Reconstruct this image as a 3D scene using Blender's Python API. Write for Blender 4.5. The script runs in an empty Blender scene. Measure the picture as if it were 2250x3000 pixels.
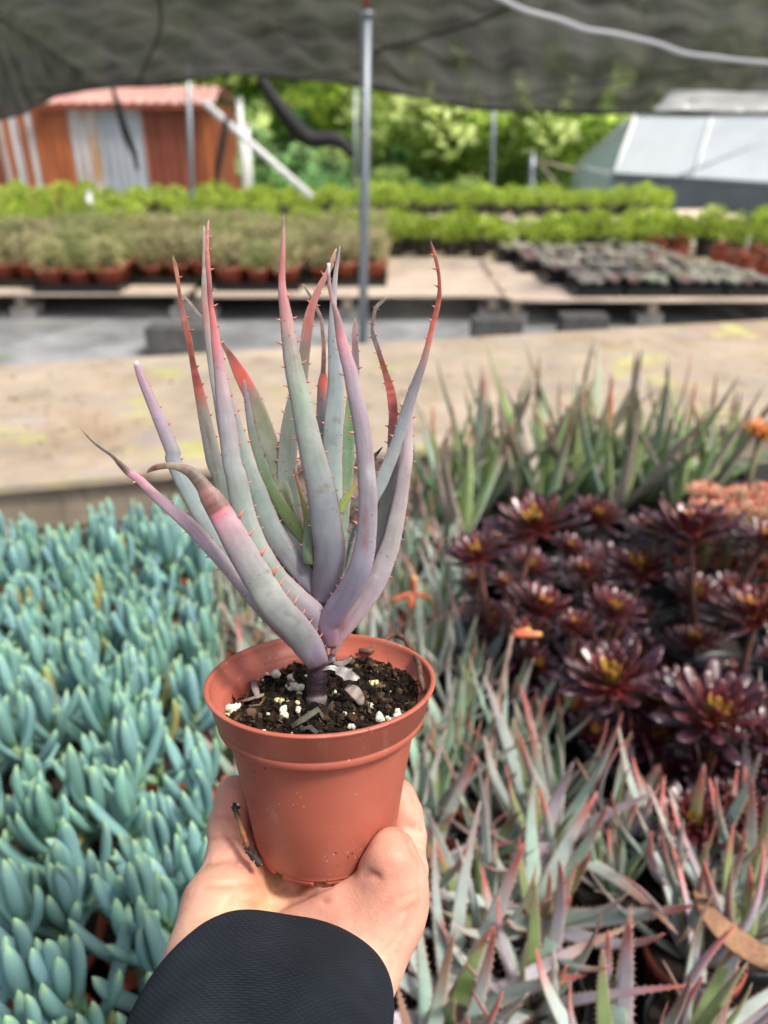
import bpy, math, random
import numpy as np
from mathutils import Vector, Matrix, noise
R = math.radians
SC = bpy.context.scene
COL = SC.collection

# ------------------------------------------------------------------ camera
CAM = Vector((0, 0, 1.5)); PITCH = R(27); F = 2266.0      # F: focal length in photo pixels (2250 x 3000)
cam_d = bpy.data.cameras.new('camera'); cam = bpy.data.objects.new('camera', cam_d); COL.objects.link(cam)
cam.location = CAM; cam.rotation_euler = (R(90) - PITCH, 0, 0)
cam_d.sensor_fit = 'VERTICAL'; cam_d.sensor_height = 36; cam_d.sensor_width = 27
cam_d.lens = 36 * F / 3000; cam_d.clip_start = .02; cam_d.clip_end = 400
cam_d.dof.use_dof = True; cam_d.dof.focus_distance = .338; cam_d.dof.aperture_fstop = cam_d.lens / 3.9
SC.camera = cam
# ------------------------------------------------------------------ light
SUN_EL, SUN_AZ = R(58), R(118)         # azimuth from +Y towards +X
w = bpy.data.worlds.new('World'); SC.world = w; w.use_nodes = True
nt = w.node_tree; bg = nt.nodes['Background']
sky = nt.nodes.new('ShaderNodeTexSky'); sky.sky_type = 'NISHITA'; sky.sun_disc = False
sky.sun_elevation = SUN_EL; sky.sun_rotation = SUN_AZ; sky.air_density = .7; sky.dust_density = 6; sky.ozone_density = .3
nt.links.new(sky.outputs[0], bg.inputs[0]); bg.inputs[1].default_value = .13
sd = bpy.data.lights.new('sun', 'SUN'); so = bpy.data.objects.new('sun', sd); COL.objects.link(so)
sd.energy = 2.7; sd.angle = R(10); sd.color = (1, .95, .87)
sdir = Vector((math.sin(SUN_AZ) * math.cos(SUN_EL), math.cos(SUN_AZ) * math.cos(SUN_EL), math.sin(SUN_EL)))
so.rotation_euler = sdir.to_track_quat('Z', 'Y').to_euler()
SC.view_settings.view_transform = 'Standard'; SC.view_settings.look = 'None'
SC.view_settings.exposure = .38; SC.view_settings.gamma = 1
SC.cycles.max_bounces = 7; SC.cycles.diffuse_bounces = 3; SC.cycles.glossy_bounces = 2
SC.cycles.transmission_bounces = 4; SC.cycles.transparent_max_bounces = 10
SC.cycles.use_denoising = True

# ------------------------------------------------------------------ helpers
RT = Vector((1, 0, 0)); UP = Vector((0, math.sin(PITCH), math.cos(PITCH))); FW = Vector((0, math.cos(PITCH), -math.sin(PITCH)))
def cw(x, y, z): return CAM + RT * x + UP * y + FW * z            # camera axes -> world
def pc(px, py, z): return Vector(((px - 1125) / F * z, -(py - 1500) / F * z, z))
def pw(px, py, z): v = pc(px, py, z); return cw(*v)
def gp(px, py, h):                                                # where the ray through a photo pixel meets height h
    d = pw(px, py, 1) - CAM; t = (h - CAM.z) / d.z
    return CAM + d * t
def proj(p):
    d = Vector(p) - CAM; z = d.dot(FW)
    return 1125 + F * d.dot(RT) / z, 1500 - F * d.dot(UP) / z
def lin(h):
    h = h.lstrip('#'); v = [int(h[i:i+2], 16) / 255 for i in (0, 2, 4)]
    return tuple(x / 12.92 if x <= .04045 else ((x + .055) / 1.055) ** 2.4 for x in v)
def mix(a, b, t): return tuple(x + (y - x) * t for x, y in zip(a, b))
ORD = 'first second third fourth fifth sixth seventh eighth ninth tenth eleventh twelfth thirteenth fourteenth fifteenth sixteenth seventeenth eighteenth nineteenth twentieth'.split()
def nth(i): return ORD[i] if i < 20 else ('twenty-' + ORD[i - 20] if i < 29 else 'thirtieth' if i == 29 else 'thirty-' + ORD[i - 30] if i < 39 else 'far-end')
def sstep(a, b, x): t = max(0, min(1, (x - a) / (b - a))); return t * t * (3 - 2 * t)
def ramp(stops, t):
    if t <= stops[0][0]: return stops[0][1]
    for (a, ca), (b, cb) in zip(stops, stops[1:]):
        if t <= b: return mix(ca, cb, (t - a) / max(1e-9, b - a))
    return stops[-1][1]
def catmull(pts, n):
    """pts: list of equal-length tuples; resampled to n points by arc length of the first three values"""
    P = np.array(pts, float); m = len(P); out = []
    Q = np.vstack([2 * P[0] - P[1], P, 2 * P[-1] - P[-2]])
    for i in range(m - 1):
        p0, p1, p2, p3 = Q[i:i+4]
        for k in range(12):
            t = k / 12
            out.append(.5 * ((2 * p1) + (-p0 + p2) * t + (2 * p0 - 5 * p1 + 4 * p2 - p3) * t * t + (-p0 + 3 * p1 - 3 * p2 + p3) * t ** 3))
    out.append(P[-1]); D = np.array(out)
    s = np.concatenate([[0], np.cumsum(np.linalg.norm(np.diff(D[:, :3], axis=0), axis=1))])
    u = np.linspace(0, s[-1], n)
    return np.stack([np.interp(u, s, D[:, j]) for j in range(D.shape[1])], 1), s[-1]

class MB:
    def __init__(s): s.v = []; s.f = []; s.c = []; s.m = []
    def vert(s, p, c=(1, 1, 1)): s.v.append((p[0], p[1], p[2])); s.c.append(c); return len(s.v) - 1
    def face(s, ids, m=0): s.f.append(tuple(ids)); s.m.append(m)
    def quad(s, a, b, c, d, col=(1, 1, 1), m=0): s.face([s.vert(p, col) for p in (a, b, c, d)], m)
    def rings(s, rs, cols, cap0=True, cap1=True, m=0, close=True):
        ids = [[s.vert(p, c if not isinstance(c, list) else c[k]) for k, p in enumerate(r)] for r, c in zip(rs, cols)]
        n = len(ids[0])
        for a, b in zip(ids, ids[1:]):
            for k in range(n if close else n - 1):
                s.face((a[k], a[(k+1) % n], b[(k+1) % n], b[k]), m)
        if cap0: s.face(ids[0][::-1], m)
        if cap1: s.face(ids[-1], m)
        return ids
    def box(s, c, d, rz=0, col=(1, 1, 1), m=0, M=None):
        hx, hy, hz = d[0] / 2, d[1] / 2, d[2] / 2
        mm = M if M else Matrix.Translation(c) @ Matrix.Rotation(rz, 4, 'Z')
        i = [s.vert(mm @ Vector((x * hx, y * hy, z * hz)), col) for z in (-1, 1) for y in (-1, 1) for x in (-1, 1)]
        for f in ((0, 2, 3, 1), (4, 5, 7, 6), (0, 1, 5, 4), (2, 6, 7, 3), (0, 4, 6, 2), (1, 3, 7, 5)): s.face([i[k] for k in f], m)
    def tube(s, pts, rad, n=8, col=(1, 1, 1), m=0):
        pts = [Vector(p) for p in pts]; rs = []; cs = []
        for i, p in enumerate(pts):
            t = (pts[min(i+1, len(pts)-1)] - pts[max(i-1, 0)]).normalized()
            a = t.orthogonal().normalized() if i == 0 else (pa - t * pa.dot(t)).normalized()
            pa = a; b = t.cross(a); r = rad[i] if isinstance(rad, (list, tuple)) else rad
            rs.append([p + (a * math.cos(2*math.pi*k/n) + b * math.sin(2*math.pi*k/n)) * r for k in range(n)])
            cs.append(col[i] if isinstance(col, list) else col)
        s.rings(rs, cs, m=m)
    def lathe(s, prof, n=32, M=None, col=(1, 1, 1), m=0, cap0=True, cap1=True):
        M = M or Matrix()
        rs = [[M @ Vector((r * math.cos(2*math.pi*k/n), r * math.sin(2*math.pi*k/n), z)) for k in range(n)] for r, z in prof]
        s.rings(rs, [col] * len(rs), cap0, cap1, m)
    def leaf(s, C, W, Nn, bf, bb, cols, N=10, m=0, grow=None, edge=None, stri=0, dry=0):
        """a fleshy leaf: C centres, W widths, Nn facing vector per point, bf/bb thickness ratio front/back"""
        C = [Vector(c) for c in C]; rs = []; L = []; n = len(C); cc = []
        for i, c in enumerate(C):
            t = (C[min(i+1, n-1)] - C[max(i-1, 0)]).normalized()
            nn = Vector(Nn[i]); S = t.cross(nn).normalized(); nn = S.cross(t).normalized()
            if nn.dot(Vector(Nn[i])) < 0: nn = -nn
            h = W[i] / 2; ring = []; rc = []
            for k in range(N):
                a = 2 * math.pi * k / N; x = math.cos(a); y = math.sin(a)
                yy = y * (bf if y > 0 else bb) * 2 * h
                if grow and ((y > 0) == (grow > 0)): yy -= abs(grow) * h * (1 - x * x) ** 1.5 * (1 if y > 0 else -1)
                ring.append(c + S * (x * h) + nn * yy)
                kk = 1 + stri * noise.noise(Vector((k * 1.7, i * .12, len(s.v) * .001))) if stri else 1; c_ = tuple(q * kk for q in cols[i]); rc.append(mix(c_, edge, .5 * abs(x) ** 6) if edge else c_)
                if dry and i / n > dry: yy *= .75; x *= 1 + .45 * noise.noise(Vector((i * .9, k * .8, 1))); yy += h * .8 * noise.noise(Vector((i * .7, k * .9, 9)))
            rs.append(ring); cc.append(rc); L.append((c, t, S, nn, h))
        s.rings(rs, cc, m=m)
        return L
    def build(s, name, mats, parent=None, smooth=True, sub=0, link=True):
        me = bpy.data.meshes.new(name); me.from_pydata(s.v, [], s.f)
        ca = me.color_attributes.new('Col', 'FLOAT_COLOR', 'POINT')
        arr = np.ones((len(s.v), 4), np.float32)
        if s.c: arr[:, :3] = np.array(s.c, np.float32)
        ca.data.foreach_set('color', arr.ravel())
        for x in (mats if isinstance(mats, (list, tuple)) else [mats]): me.materials.append(x)
        me.polygons.foreach_set('material_index', s.m)
        me.polygons.foreach_set('use_smooth', [smooth] * len(s.f)); me.update()
        if not link: return me
        return mobj(name, me, parent)
def mobj(name, me, parent=None, loc=(0, 0, 0)):
    o = bpy.data.objects.new(name, me); COL.objects.link(o); o.location = loc
    if parent: o.parent = parent
    return o
def tag(o, label=None, cat=None, group=None, kind=None):
    if label: o['label'] = label
    if cat: o['category'] = cat
    if group: o['group'] = group
    if kind: o['kind'] = kind
    return o
def thing(name, label, cat, loc=(0, 0, 0), rz=0, sc=1, group=None, tilt=(0, 0)):
    o = bpy.data.objects.new(name, None); COL.objects.link(o); o.empty_display_size = .05
    o.location = loc; o.rotation_euler = (tilt[0], tilt[1], rz); o.scale = (sc, sc, sc) if not isinstance(sc, tuple) else sc
    return tag(o, label, cat, group)
def place(name, parts, label, cat, loc, rz=0, sc=1, group=None, tilt=(0, 0)):
    """one more individual: an empty and an object per part, meshes shared"""
    t = thing(name, label, cat, loc, rz, sc, group, tilt)
    for pn, me in parts: mobj(pn, me, t)
    return t

# ------------------------------------------------------------------ materials
def mat(name, base=None, rough=.6, attr=True, noise_s=None, noise_a=.25, bump=0, bump_s=200, spec=.5, sss=0, sssr=(1, .4, .2), ssss=.003, speck=None, metal=0, trans=0, coat=0, mix2=None, bdist=.002):
    m = bpy.data.materials.new(name); m.use_nodes = True; t = m.node_tree; N = t.nodes; b = N['Principled BSDF']; lk = t.links.new
    tc = N.new('ShaderNodeTexCoord')
    if attr:
        a = N.new('ShaderNodeAttribute'); a.attribute_name = 'Col'; out = a.outputs['Color']
        if base:
            mx = N.new('ShaderNodeMix'); mx.data_type = 'RGBA'; mx.blend_type = 'MULTIPLY'; mx.inputs[0].default_value = 1
            lk(out, mx.inputs[6]); mx.inputs[7].default_value = (*base, 1); out = mx.outputs[2]
    else:
        rgb = N.new('ShaderNodeRGB'); rgb.outputs[0].default_value = (*base, 1); out = rgb.outputs[0]
    def nz(s, d=4, det=.6, sc=None):
        n = N.new('ShaderNodeTexNoise'); n.inputs['Scale'].default_value = s; n.inputs['Detail'].default_value = d; n.inputs['Roughness'].default_value = det
        if sc:
            mp = N.new('ShaderNodeMapping'); mp.inputs['Scale'].default_value = sc; lk(tc.outputs['Object'], mp.inputs[0]); lk(mp.outputs[0], n.inputs[0])
        else: lk(tc.outputs['Object'], n.inputs[0])
        return n.outputs[0]
    def mr(i, a, b_, c, d):
        r = N.new('ShaderNodeMapRange'); lk(i, r.inputs[0]); r.inputs[1].default_value = a; r.inputs[2].default_value = b_; r.inputs[3].default_value = c; r.inputs[4].default_value = d; return r.outputs[0]
    if mix2:                                                    # (scale, colour, low, high, stretch)
        for (s_, c_, lo, hi, st) in mix2:
            mx = N.new('ShaderNodeMix'); mx.data_type = 'RGBA'; lk(mr(nz(s_, 6, .65, st), lo, hi, 0, 1), mx.inputs[0])
            lk(out, mx.inputs[6]); mx.inputs[7].default_value = (*c_, 1); out = mx.outputs[2]
    if noise_s:
        v = mr(nz(noise_s, 5), .3, .7, 1 - noise_a, 1 + noise_a)
        mx = N.new('ShaderNodeMix'); mx.data_type = 'RGBA'; mx.blend_type = 'MULTIPLY'; mx.inputs[0].default_value = 1
        lk(out, mx.inputs[6]); lk(v, mx.inputs[7]); out = mx.outputs[2]
    if speck:                                                   # (scale, colour, size, amount noise threshold)
        for (s_, c_, size, thr) in speck:
            vo = N.new('ShaderNodeTexVoronoi'); vo.inputs['Scale'].default_value = s_; lk(tc.outputs['Object'], vo.inputs[0])
            a1 = mr(vo.outputs['Distance'], size * .6, size, 1, 0); a2 = mr(nz(s_ * .12, 3), thr, thr + .06, 0, 1)
            mu = N.new('ShaderNodeMath'); mu.operation = 'MULTIPLY'; lk(a1, mu.inputs[0]); lk(a2, mu.inputs[1])
            mx = N.new('ShaderNodeMix'); mx.data_type = 'RGBA'; lk(mu.outputs[0], mx.inputs[0]); lk(out, mx.inputs[6]); mx.inputs[7].default_value = (*c_, 1); out = mx.outputs[2]
    lk(out, b.inputs['Base Color'])
    b.inputs['Roughness'].default_value = rough; b.inputs['Metallic'].default_value = metal
    b.inputs['Specular IOR Level'].default_value = spec
    if coat: b.inputs['Coat Weight'].default_value = coat; b.inputs['Coat Roughness'].default_value = .2
    if sss:
        b.inputs['Subsurface Weight'].default_value = sss; b.inputs['Subsurface Radius'].default_value = sssr; b.inputs['Subsurface Scale'].default_value = ssss
    if bump:
        bp = N.new('ShaderNodeBump'); bp.inputs['Strength'].default_value = bump; bp.inputs['Distance'].default_value = bdist
        lk(nz(bump_s, 5), bp.inputs['Height']); lk(bp.outputs[0], b.inputs['Normal'])
    if trans:                                                   # light through thin leaves
        tr = N.new('ShaderNodeBsdfTranslucent'); lk(out, tr.inputs[0]); ms = N.new('ShaderNodeMixShader'); ms.inputs[0].default_value = trans
        lk(b.outputs[0], ms.inputs[1]); lk(tr.outputs[0], ms.inputs[2]); lk(ms.outputs[0], N['Material Output'].inputs[0])
    return m
M = {}
M['aloe'] = mat('aloe_skin', rough=.52, noise_s=70, noise_a=.15, sss=.12, ssss=.0015, sssr=(1, .6, .4), bump=.15, bump_s=900, bdist=.0004,
    speck=[(420, (.12, .10, .10), .19, .54), (900, (.62, .62, .62), .16, .60)], mix2=[(160, (.22, .17, .14), .68, .78, None), (22, (.46, .47, .46), .50, .85, (1, 1, .5)), (75, (.16, .17, .15), .62, .85, None)])
M['spine'] = mat('aloe_spine', rough=.45, sss=.3, ssss=.0008)
M['terracotta'] = mat('terracotta_plastic', base=(.46, .125, .080), attr=False, rough=.45, noise_s=40, noise_a=.06, bump=.12, bump_s=1500, bdist=.0003,
    speck=[(230, (.08, .035, .02), .17, .52), (330, (.75, .6, .5), .13, .54)], mix2=[(18, (.52, .19, .14), .54, .75, None), (26, (.27, .09, .055), .63, .76, (1, 1, .5)), (60, (.58, .28, .22), .62, .78, (1, 1, .3))])
M['terra_far'] = mat('terracotta_pot', base=(.34, .085, .045), attr=False, rough=.55, noise_s=20, noise_a=.2)
M['black_plastic'] = mat('black_plastic', base=(.012, .015, .016), attr=False, rough=.35, noise_s=20, noise_a=.3)
M['soil'] = mat('potting_soil', base=(.62, .6, .6), rough=.9, noise_s=300, noise_a=.5, bump=.8, bump_s=700, spec=.2)
M['soil_far'] = mat('nursery_soil', base=(.018, .013, .010), attr=False, rough=.95, noise_s=80, noise_a=.5, speck=[(110, (.3, .28, .22), .12, .56)])
M['perlite'] = mat('perlite', rough=.85, noise_s=500, noise_a=.15, bump=.6, bump_s=900, sss=.2, ssss=.001)
M['stem'] = mat('dark_stem', rough=.6, noise_s=260, noise_a=.35, bump=.7, bump_s=500, bdist=.001)
M['husk'] = mat('dry_husk', rough=.7, noise_s=200, noise_a=.3, bump=.6, bump_s=300, trans=.2)
M['skin'] = mat('skin', rough=.47, noise_s=45, noise_a=.05, sss=.12, sssr=(1, .35, .2), ssss=.004, bump=.55, bump_s=700, bdist=.0005, spec=.4, mix2=[(70, (.62, .24, .17), .50, .85, None), (160, (.70, .40, .28), .55, .8, None)])
M['senecio'] = mat('chalk_stick_leaf', rough=.5, noise_s=40, noise_a=.10, sss=.2, ssss=.003, sssr=(.5, 1, .8), bump=.12, bump_s=350)
M['succ'] = mat('succulent_leaf', rough=.5, noise_s=60, noise_a=.14, bump=.15, bump_s=300, trans=.12)
M['aeon'] = mat('aeonium_leaf', rough=.36, noise_s=60, noise_a=.25, spec=.7, coat=.25)
M['leafy'] = mat('foliage', rough=.55, noise_s=3, noise_a=.15, trans=.5)
M['bark'] = mat('bark', base=(.10, .08, .06), attr=False, rough=.9, noise_s=8, noise_a=.4)
M['ply'] = mat('plywood', base=(.43, .36, .27), attr=False, rough=.85, noise_s=2.2, noise_a=.28,
    mix2=[(2.2, (.30, .22, .15), .46, .66, (1, .5, 1)), (3, (.42, .42, .16), .56, .66, None), (9, (.36, .32, .29), .52, .64, (.6, 1.4, 1)), (16, (.52, .47, .38), .60, .74, (.4, 1.6, 1)), (11, (.20, .15, .11), .60, .70, (1, .6, 1)), (45, (.18, .14, .10), .66, .76, None)], bump=.3, bump_s=60)
M['wood'] = mat('weathered_wood', base=(.33, .28, .21), attr=False, rough=.85, noise_s=4, noise_a=.3, mix2=[(7, (.15, .13, .11), .55, .75, (6, .5, 1))])
M['wood_pale'] = mat('pale_planks', base=(.82, .68, .54), attr=False, rough=.85, noise_s=3, noise_a=.2, mix2=[(6, (.55, .43, .33), .5, .8, (.5, 8, 1))])
M['gravel'] = mat('ground', base=(.31, .325, .33), attr=False, rough=.9, noise_s=2.2, noise_a=.45, mix2=[(.9, (.24, .26, .19), .56, .68, (.5, 1, 1)), (5, (.60, .60, .58), .58, .75, (.5, 1.5, 1)), (1.6, (.16, .27, .06), .66, .72, None)], bump=.5, bump_s=30)
M['weedmat'] = mat('weed_mat', base=(.02, .02, .02), attr=False, rough=.8, noise_s=30, noise_a=.5)
M['metal'] = mat('galvanised_steel', base=(.30, .34, .38), attr=False, rough=.42, metal=.5, noise_s=30, noise_a=.15)
M['white'] = mat('white_paint', base=(.74, .77, .76), attr=False, rough=.5, noise_s=4, noise_a=.1)
M['block_dark'] = mat('dark_block', base=(.11, .11, .105), attr=False, rough=.9, noise_s=15, noise_a=.4)
M['block'] = mat('concrete_block', base=(.38, .37, .35), attr=False, rough=.9, noise_s=15, noise_a=.25)
# ================================================================== SETTING
rnd = random.Random(11)
def ground_z(x, y): return -1.1 * sstep(13.5, 19, y) * sstep(-4, 2, x) + 9.0 * sstep(26, 46, y)
g = MB(); xs = [-90 + 4 * i for i in range(46)]; ys = [-12, -4, 0, 4, 8, 12] + [13.5 + .8 * i for i in range(42)] + [52, 60, 80, 120]
ids = [[g.vert((x, y, ground_z(x, y))) for x in xs] for y in ys]
for a in range(len(ys) - 1):
    for b in range(len(xs) - 1):
        g.face((ids[a][b], ids[a][b+1], ids[a+1][b+1], ids[a+1][b]), 1 if ys[a] > 22 else 0)
M['hill'] = mat('hillside', base=(.50, .62, .22), attr=False, rough=.95, noise_s=.35, noise_a=.5, mix2=[(.6, (.50, .64, .18), .5, .7, None)])
tag(g.build('ground', [M['gravel'], M['hill']]), kind='structure')

# ------------------------------------------------------------------ benches (rows run about 13 degrees off the camera's across)
YAW = R(13); E1 = Vector((math.cos(YAW), math.sin(YAW), 0)); E2 = Vector((-math.sin(YAW), math.cos(YAW), 0))
def B(u, v, z): return E1 * u + E2 * v + Vector((0, 0, z))
def toB(p): return p.dot(E1), p.dot(E2)
BZ = .70
t = thing('nursery_bench', 'low wooden bench lined with dark weed mat under the near succulent pots', 'bench', B(0, .8, 0), YAW)
m = MB()
for i in range(14): m.box((0, -1.15 + i * .145, BZ - .0145), (3.6, .135, .025))
m.build('planks', M['wood'], t)
m = MB(); m.box((0, -.2, BZ + .001), (3.5, 1.95, .004)); m.build('weed_mat', M['weedmat'], t)
for x in (-1.6, 0, 1.6):
    for y in (-1.0, .7):
        m = MB(); m.box((x, y, (BZ - .03) / 2), (.09, .09, BZ - .03)); m.build('leg', M['wood'], t, smooth=False)

t = thing('plywood_bench', 'long stained plywood bench with empty dirty top behind the pots', 'bench', B(0, 2.42, 0), YAW)
for k, (x0, x1) in enumerate(((-3.35, -1.002), (-.998, 1.45), (1.454, 3.9))):
    m = MB(); m.box(((x0 + x1) / 2, 0, BZ - .009 + (.002 if k == 1 else 0)), (x1 - x0, 1.10 + .015 * k, .018)); m.build('plywood_sheet', M['ply'], t, smooth=False)
for y in (-.52, .50):
    m = MB(); m.box((.2, y, BZ - .02 - .055), (6.9, .038, .11)); m.build('rail', M['wood'], t, smooth=False)
for x in (-2.6, -.6, 1.4, 3.2):
    for y in (-.45, .45):
        m = MB()
        for q in range(3): m.box((x, y, .1 + q * .195), (.19, .38, .19))
        m.build('leg', M['block'], t, smooth=False)
cb = MB()
p0 = gp(45, 1482, .585) + E2 * .05; p0.z = 0
cb.box((0, 0, .095), (.39, .10, .19)); cb.box((-.11, -.052, .095), (.10, .006, .12), col=(.1, .1, .1)); cb.box((.11, -.052, .095), (.10, .006, .12))
cme = cb.build('concrete_block', M['block'], smooth=False, link=False)
for q, lb in enumerate(('lowest', 'middle', 'topmost')):
    o = mobj('concrete_block', cme, None, p0 + Vector((0, 0, .195 * q))); o.rotation_euler.z = YAW; tag(o, lb + ' grey concrete block of the stack under the plywood front at the left edge', 'concrete block', 'concrete blocks under the plywood front')

# far low benches
def pallet(x0, x1, y0, y1, z, lab, planks=12, along='x', mt='wood_pale'):
    t = thing('pallet_bench', lab, 'bench', ((x0 + x1) / 2, (y0 + y1) / 2, 0)); w_, d_ = x1 - x0, y1 - y0
    m = MB(); s = d_ / planks
    for i in range(planks):
        m.box((rnd.uniform(-.02, .02), -d_ / 2 + (i + .5) * s, z - .011 + rnd.uniform(-.002, .002)), (w_, s * .86, .02))
    m.build('planks', M[mt], t, smooth=False)
    k = max(2, int(w_ / 1.1))
    for i in range(k + 1):
        xx = -w_ / 2 + .06 + (w_ - .12) * i / k
        m = MB(); m.box((xx, 0, z - .07), (.07, d_ * .98, .09)); m.build('bearer', M['wood'], t, smooth=False)
        for yy in (-d_ / 2 + .15, d_ / 2 - .15):
            m = MB(); m.box((xx, yy, (z - .12) / 2), (.2, .2, z - .125)); m.build('block_foot', M['block'], t, smooth=False)
    return t
PZ = .22
pallet(-4.4, -1.62, 6.45, 9.3, PZ, 'low pallet bench at the left carrying grey-green bushy pots', 18)
pallet(-1.55, .95, 6.38, 8.15, PZ, 'low pale plank bench in the middle, half empty, behind the steel post', 22)
pallet(.99, 3.3, 6.2, 8.15, PZ, 'low plank bench at the right carrying black flats of small rosettes', 18)
pallet(3.34, 5.6, 6.3, 8.15, PZ, 'low plank bench at the right edge with red succulents', 18)
pallet(-.9, 6.4, 8.2, 9.25, PZ, 'long plank bench under the nearer band of bright green plants', 8)
pallet(-8.2, 5.2, 11.8, 13.0, PZ, 'long plank bench under the farther band of bright green plants', 8)
for k, (px, w_, lab) in enumerate(((530, .42, 'dark concrete block on the path left of the plant tips'), (1450, .36, 'dark concrete block lying on the path right of the post'), (1700, .34, 'smaller concrete block on the path at the far right'))):
    q = gp(px, (1035, 1010, 1000)[k], 0); o = MB(); o.box((0, 0, .1), (w_, .2, .2)); o.box((0, -.102, .1), (w_ * .5, .008, .12))
    o = o.build('concrete_block', M['block_dark'], smooth=False); o.location = q; tag(o, lab, 'concrete block')

# steel post in the middle and thinner ones behind
def post(px_top, px_bot, y, r, z0, z1, lab, mt='metal', cap=False, name='steel_post'):
    zc = y / math.cos(PITCH)
    a = gp(px_bot, 1035, .2) if False else None
    def at(px, z):    # world x of photo column px at depth y and height z
        zcam = y * math.cos(PITCH) - (z - CAM.z) * math.sin(PITCH)
        return (px - 1125) / F * zcam
    pa, pb = Vector((at(px_bot, z0), y, z0)), Vector((at(px_top, z1), y, z1))
    t = thing(name, lab, 'post', (pa.x, pa.y, z0))
    m = MB(); m.tube([Vector((0, 0, 0)), pb - pa], r, 14); m.build('pipe', M[mt], t)
    m = MB(); m.tube([(pb - pa) * .992, (pb - pa) * 1.0 + Vector((0, 0, .01))], r * 1.35, 14); m.build('collar', M[mt], t)
    if cap:
        m = MB(); m.tube([(pb - pa), (pb - pa) + Vector((.0, 0, .5))], r * .62, 10, ); m.build('rusty_extension', M['rust'], t)
    return t
M['rust'] = mat('rust', base=(.30, .11, .05), attr=False, rough=.8, noise_s=10, noise_a=.4)
post(1074, 1062, 5.3, .030, 0, 2.04, 'galvanised steel post standing in the middle behind the held plant', cap=True)
post(549, 566, 10.9, .032, 0, 2.2, 'grey steel post in front of the rusty shed, right of its grey panel')
post(1447, 1440, 14.0, .028, -.2, 2.05, 'thin steel post before the trees right of the middle post')
post(1040, 1040, 12.5, .022, 0, 1.9, 'faint steel post just left of the middle post')
post(1560, 1556, 16.5, .05, -1, .9, 'short pale post left of the greenhouse')
post(260, 268, 11.2, .035, 0, .62, 'short pale stub post before the shed', 'white')
post(700, 726, 13.4, .05, 0, 1.75, 'white upright post right of the rusty shed', 'white', name='white_post')
post(722, 738, 13.6, .05, 0, 1.4, 'slimmer white post leaning behind the white upright', 'white', name='white_post')
# diagonal white pole
def atdepth(px, py, y):
    d = pw(px, py, 1) - CAM; return CAM + d * (y / d.y)
a, b = atdepth(598, 300, 12.2), atdepth(912, 575, 11.4)
m = MB(); m.tube([a, b], .045, 12); tag(m.build('white_pole', M['white']), 'long white pole slanting down from the shed roof corner', 'pole')
a, b = atdepth(1575, 470, 16.4), atdepth(1690, 500, 16.6)
m = MB(); m.tube([a, b], .03, 10); m.tube([a + Vector((0, 0, -.02)), atdepth(1660, 575, 16.5)], .025, 8); tag(m.build('brace_pole', M['wood']), 'brown brace rail leaning between short post and greenhouse', 'rail')

# ------------------------------------------------------------------ rusty shed
def corr(name, x0, x1, z0, z1, m_, par, y=0, n=None, zf=None):
    m = MB(); n = n or max(6, int((x1 - x0) / .025)); A = []; Bv = []
    for i in range(n + 1):
        x = x0 + (x1 - x0) * i / n; yy = y + .012 * math.sin(x * 2 * math.pi / .15)
        A.append(m.vert((x, yy, z0))); Bv.append(m.vert((x, yy, z1 if zf is None else zf(x))))
    for i in range(n): m.face((A[i], A[i+1], Bv[i+1], Bv[i]))
    return m.build(name, m_, par)
def rustmat(n, base, rust, lo, hi):
    return mat(n, base=base, attr=False, rough=.6, noise_s=2, noise_a=.12, mix2=[(2.2, rust, lo, hi, (2.5, 1, .25)), (9, mix(rust, (.1, .04, .02), .5), .55, .8, (3, 1, .5)), (5, mix(rust, (.05, .02, .01), .6), .52, .70, (9, 1, .15)), (6, (.50, .42, .36), .62, .74, (8, 1, .2))])
M['r1'] = rustmat('rusted_orange', (.44, .13, .04), (.24, .06, .02), .45, .7)
M['r2'] = rustmat('rusted_dark', (.20, .05, .028), (.40, .11, .035), .5, .75)
M['r3'] = rustmat('galvanised_streaked', (.55, .56, .58), (.50, .26, .06), .52, .62)
M['r4'] = rustmat('pale_blue_sheet', (.42, .47, .52), (.36, .36, .36), .6, .8)
SY = 14.6
def shx(px, py=450): return atdepth(px, py, SY).x
sx0, sx1 = shx(-60), shx(628); zt = atdepth(300, 306, SY).z; zr = atdepth(300, 262, SY + 1.3).z
sh = thing('metal_shed', 'rust-streaked corrugated metal shed with pink roof, left background', 'shed', (0, SY, 0))
wx = [-60, 55, 105, 210, 290, 412, 560, 628]; wm = ['r3', 'r1', 'r1', 'r3', 'r4', 'r2', 'r2']
wm = ['r2', 'r3', 'r1', 'r3', 'r1', 'r3', 'r1', 'r3', 'r4', 'r2', 'r1']
wx = [-60, 4, 22, 44, 68, 92, 108, 215, 300, 428, 590, 628]
for (a, b), mm in zip(zip(wx, wx[1:]), wm):
    corr('wall_panel', shx(a), shx(b) - .003, -.3, zt, M[mm], sh)
m = MB(); m.box(((sx0+sx1)/2, 1.3, (zt - .3) / 2), (sx1 - sx0 - .06, 2.5, zt + .25)); m.build('inner_wall', M['r2'], sh, smooth=False)
M['pink'] = mat('faded_red_roof', base=(.56, .29, .26), attr=False, rough=.5, noise_s=2, noise_a=.2, mix2=[(3, (.64, .48, .44), .5, .75, (3, .4, 1))])
m = MB(); n = 120; A = []; Bv = []
rx0, rx1 = shx(140), shx(605)
for i in range(n + 1):
    x = rx0 + (sx1 + .12 - rx0) * i / n; x2 = x - .15 * (i / n) + .25 * (1 - i / n); zz = .02 * math.sin(x * 2 * math.pi / .2)
    A.append(m.vert((x, -.15, zt + .02 + zz))); Bv.append(m.vert((x2, 1.3, zr + .05 + zz)))
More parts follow.
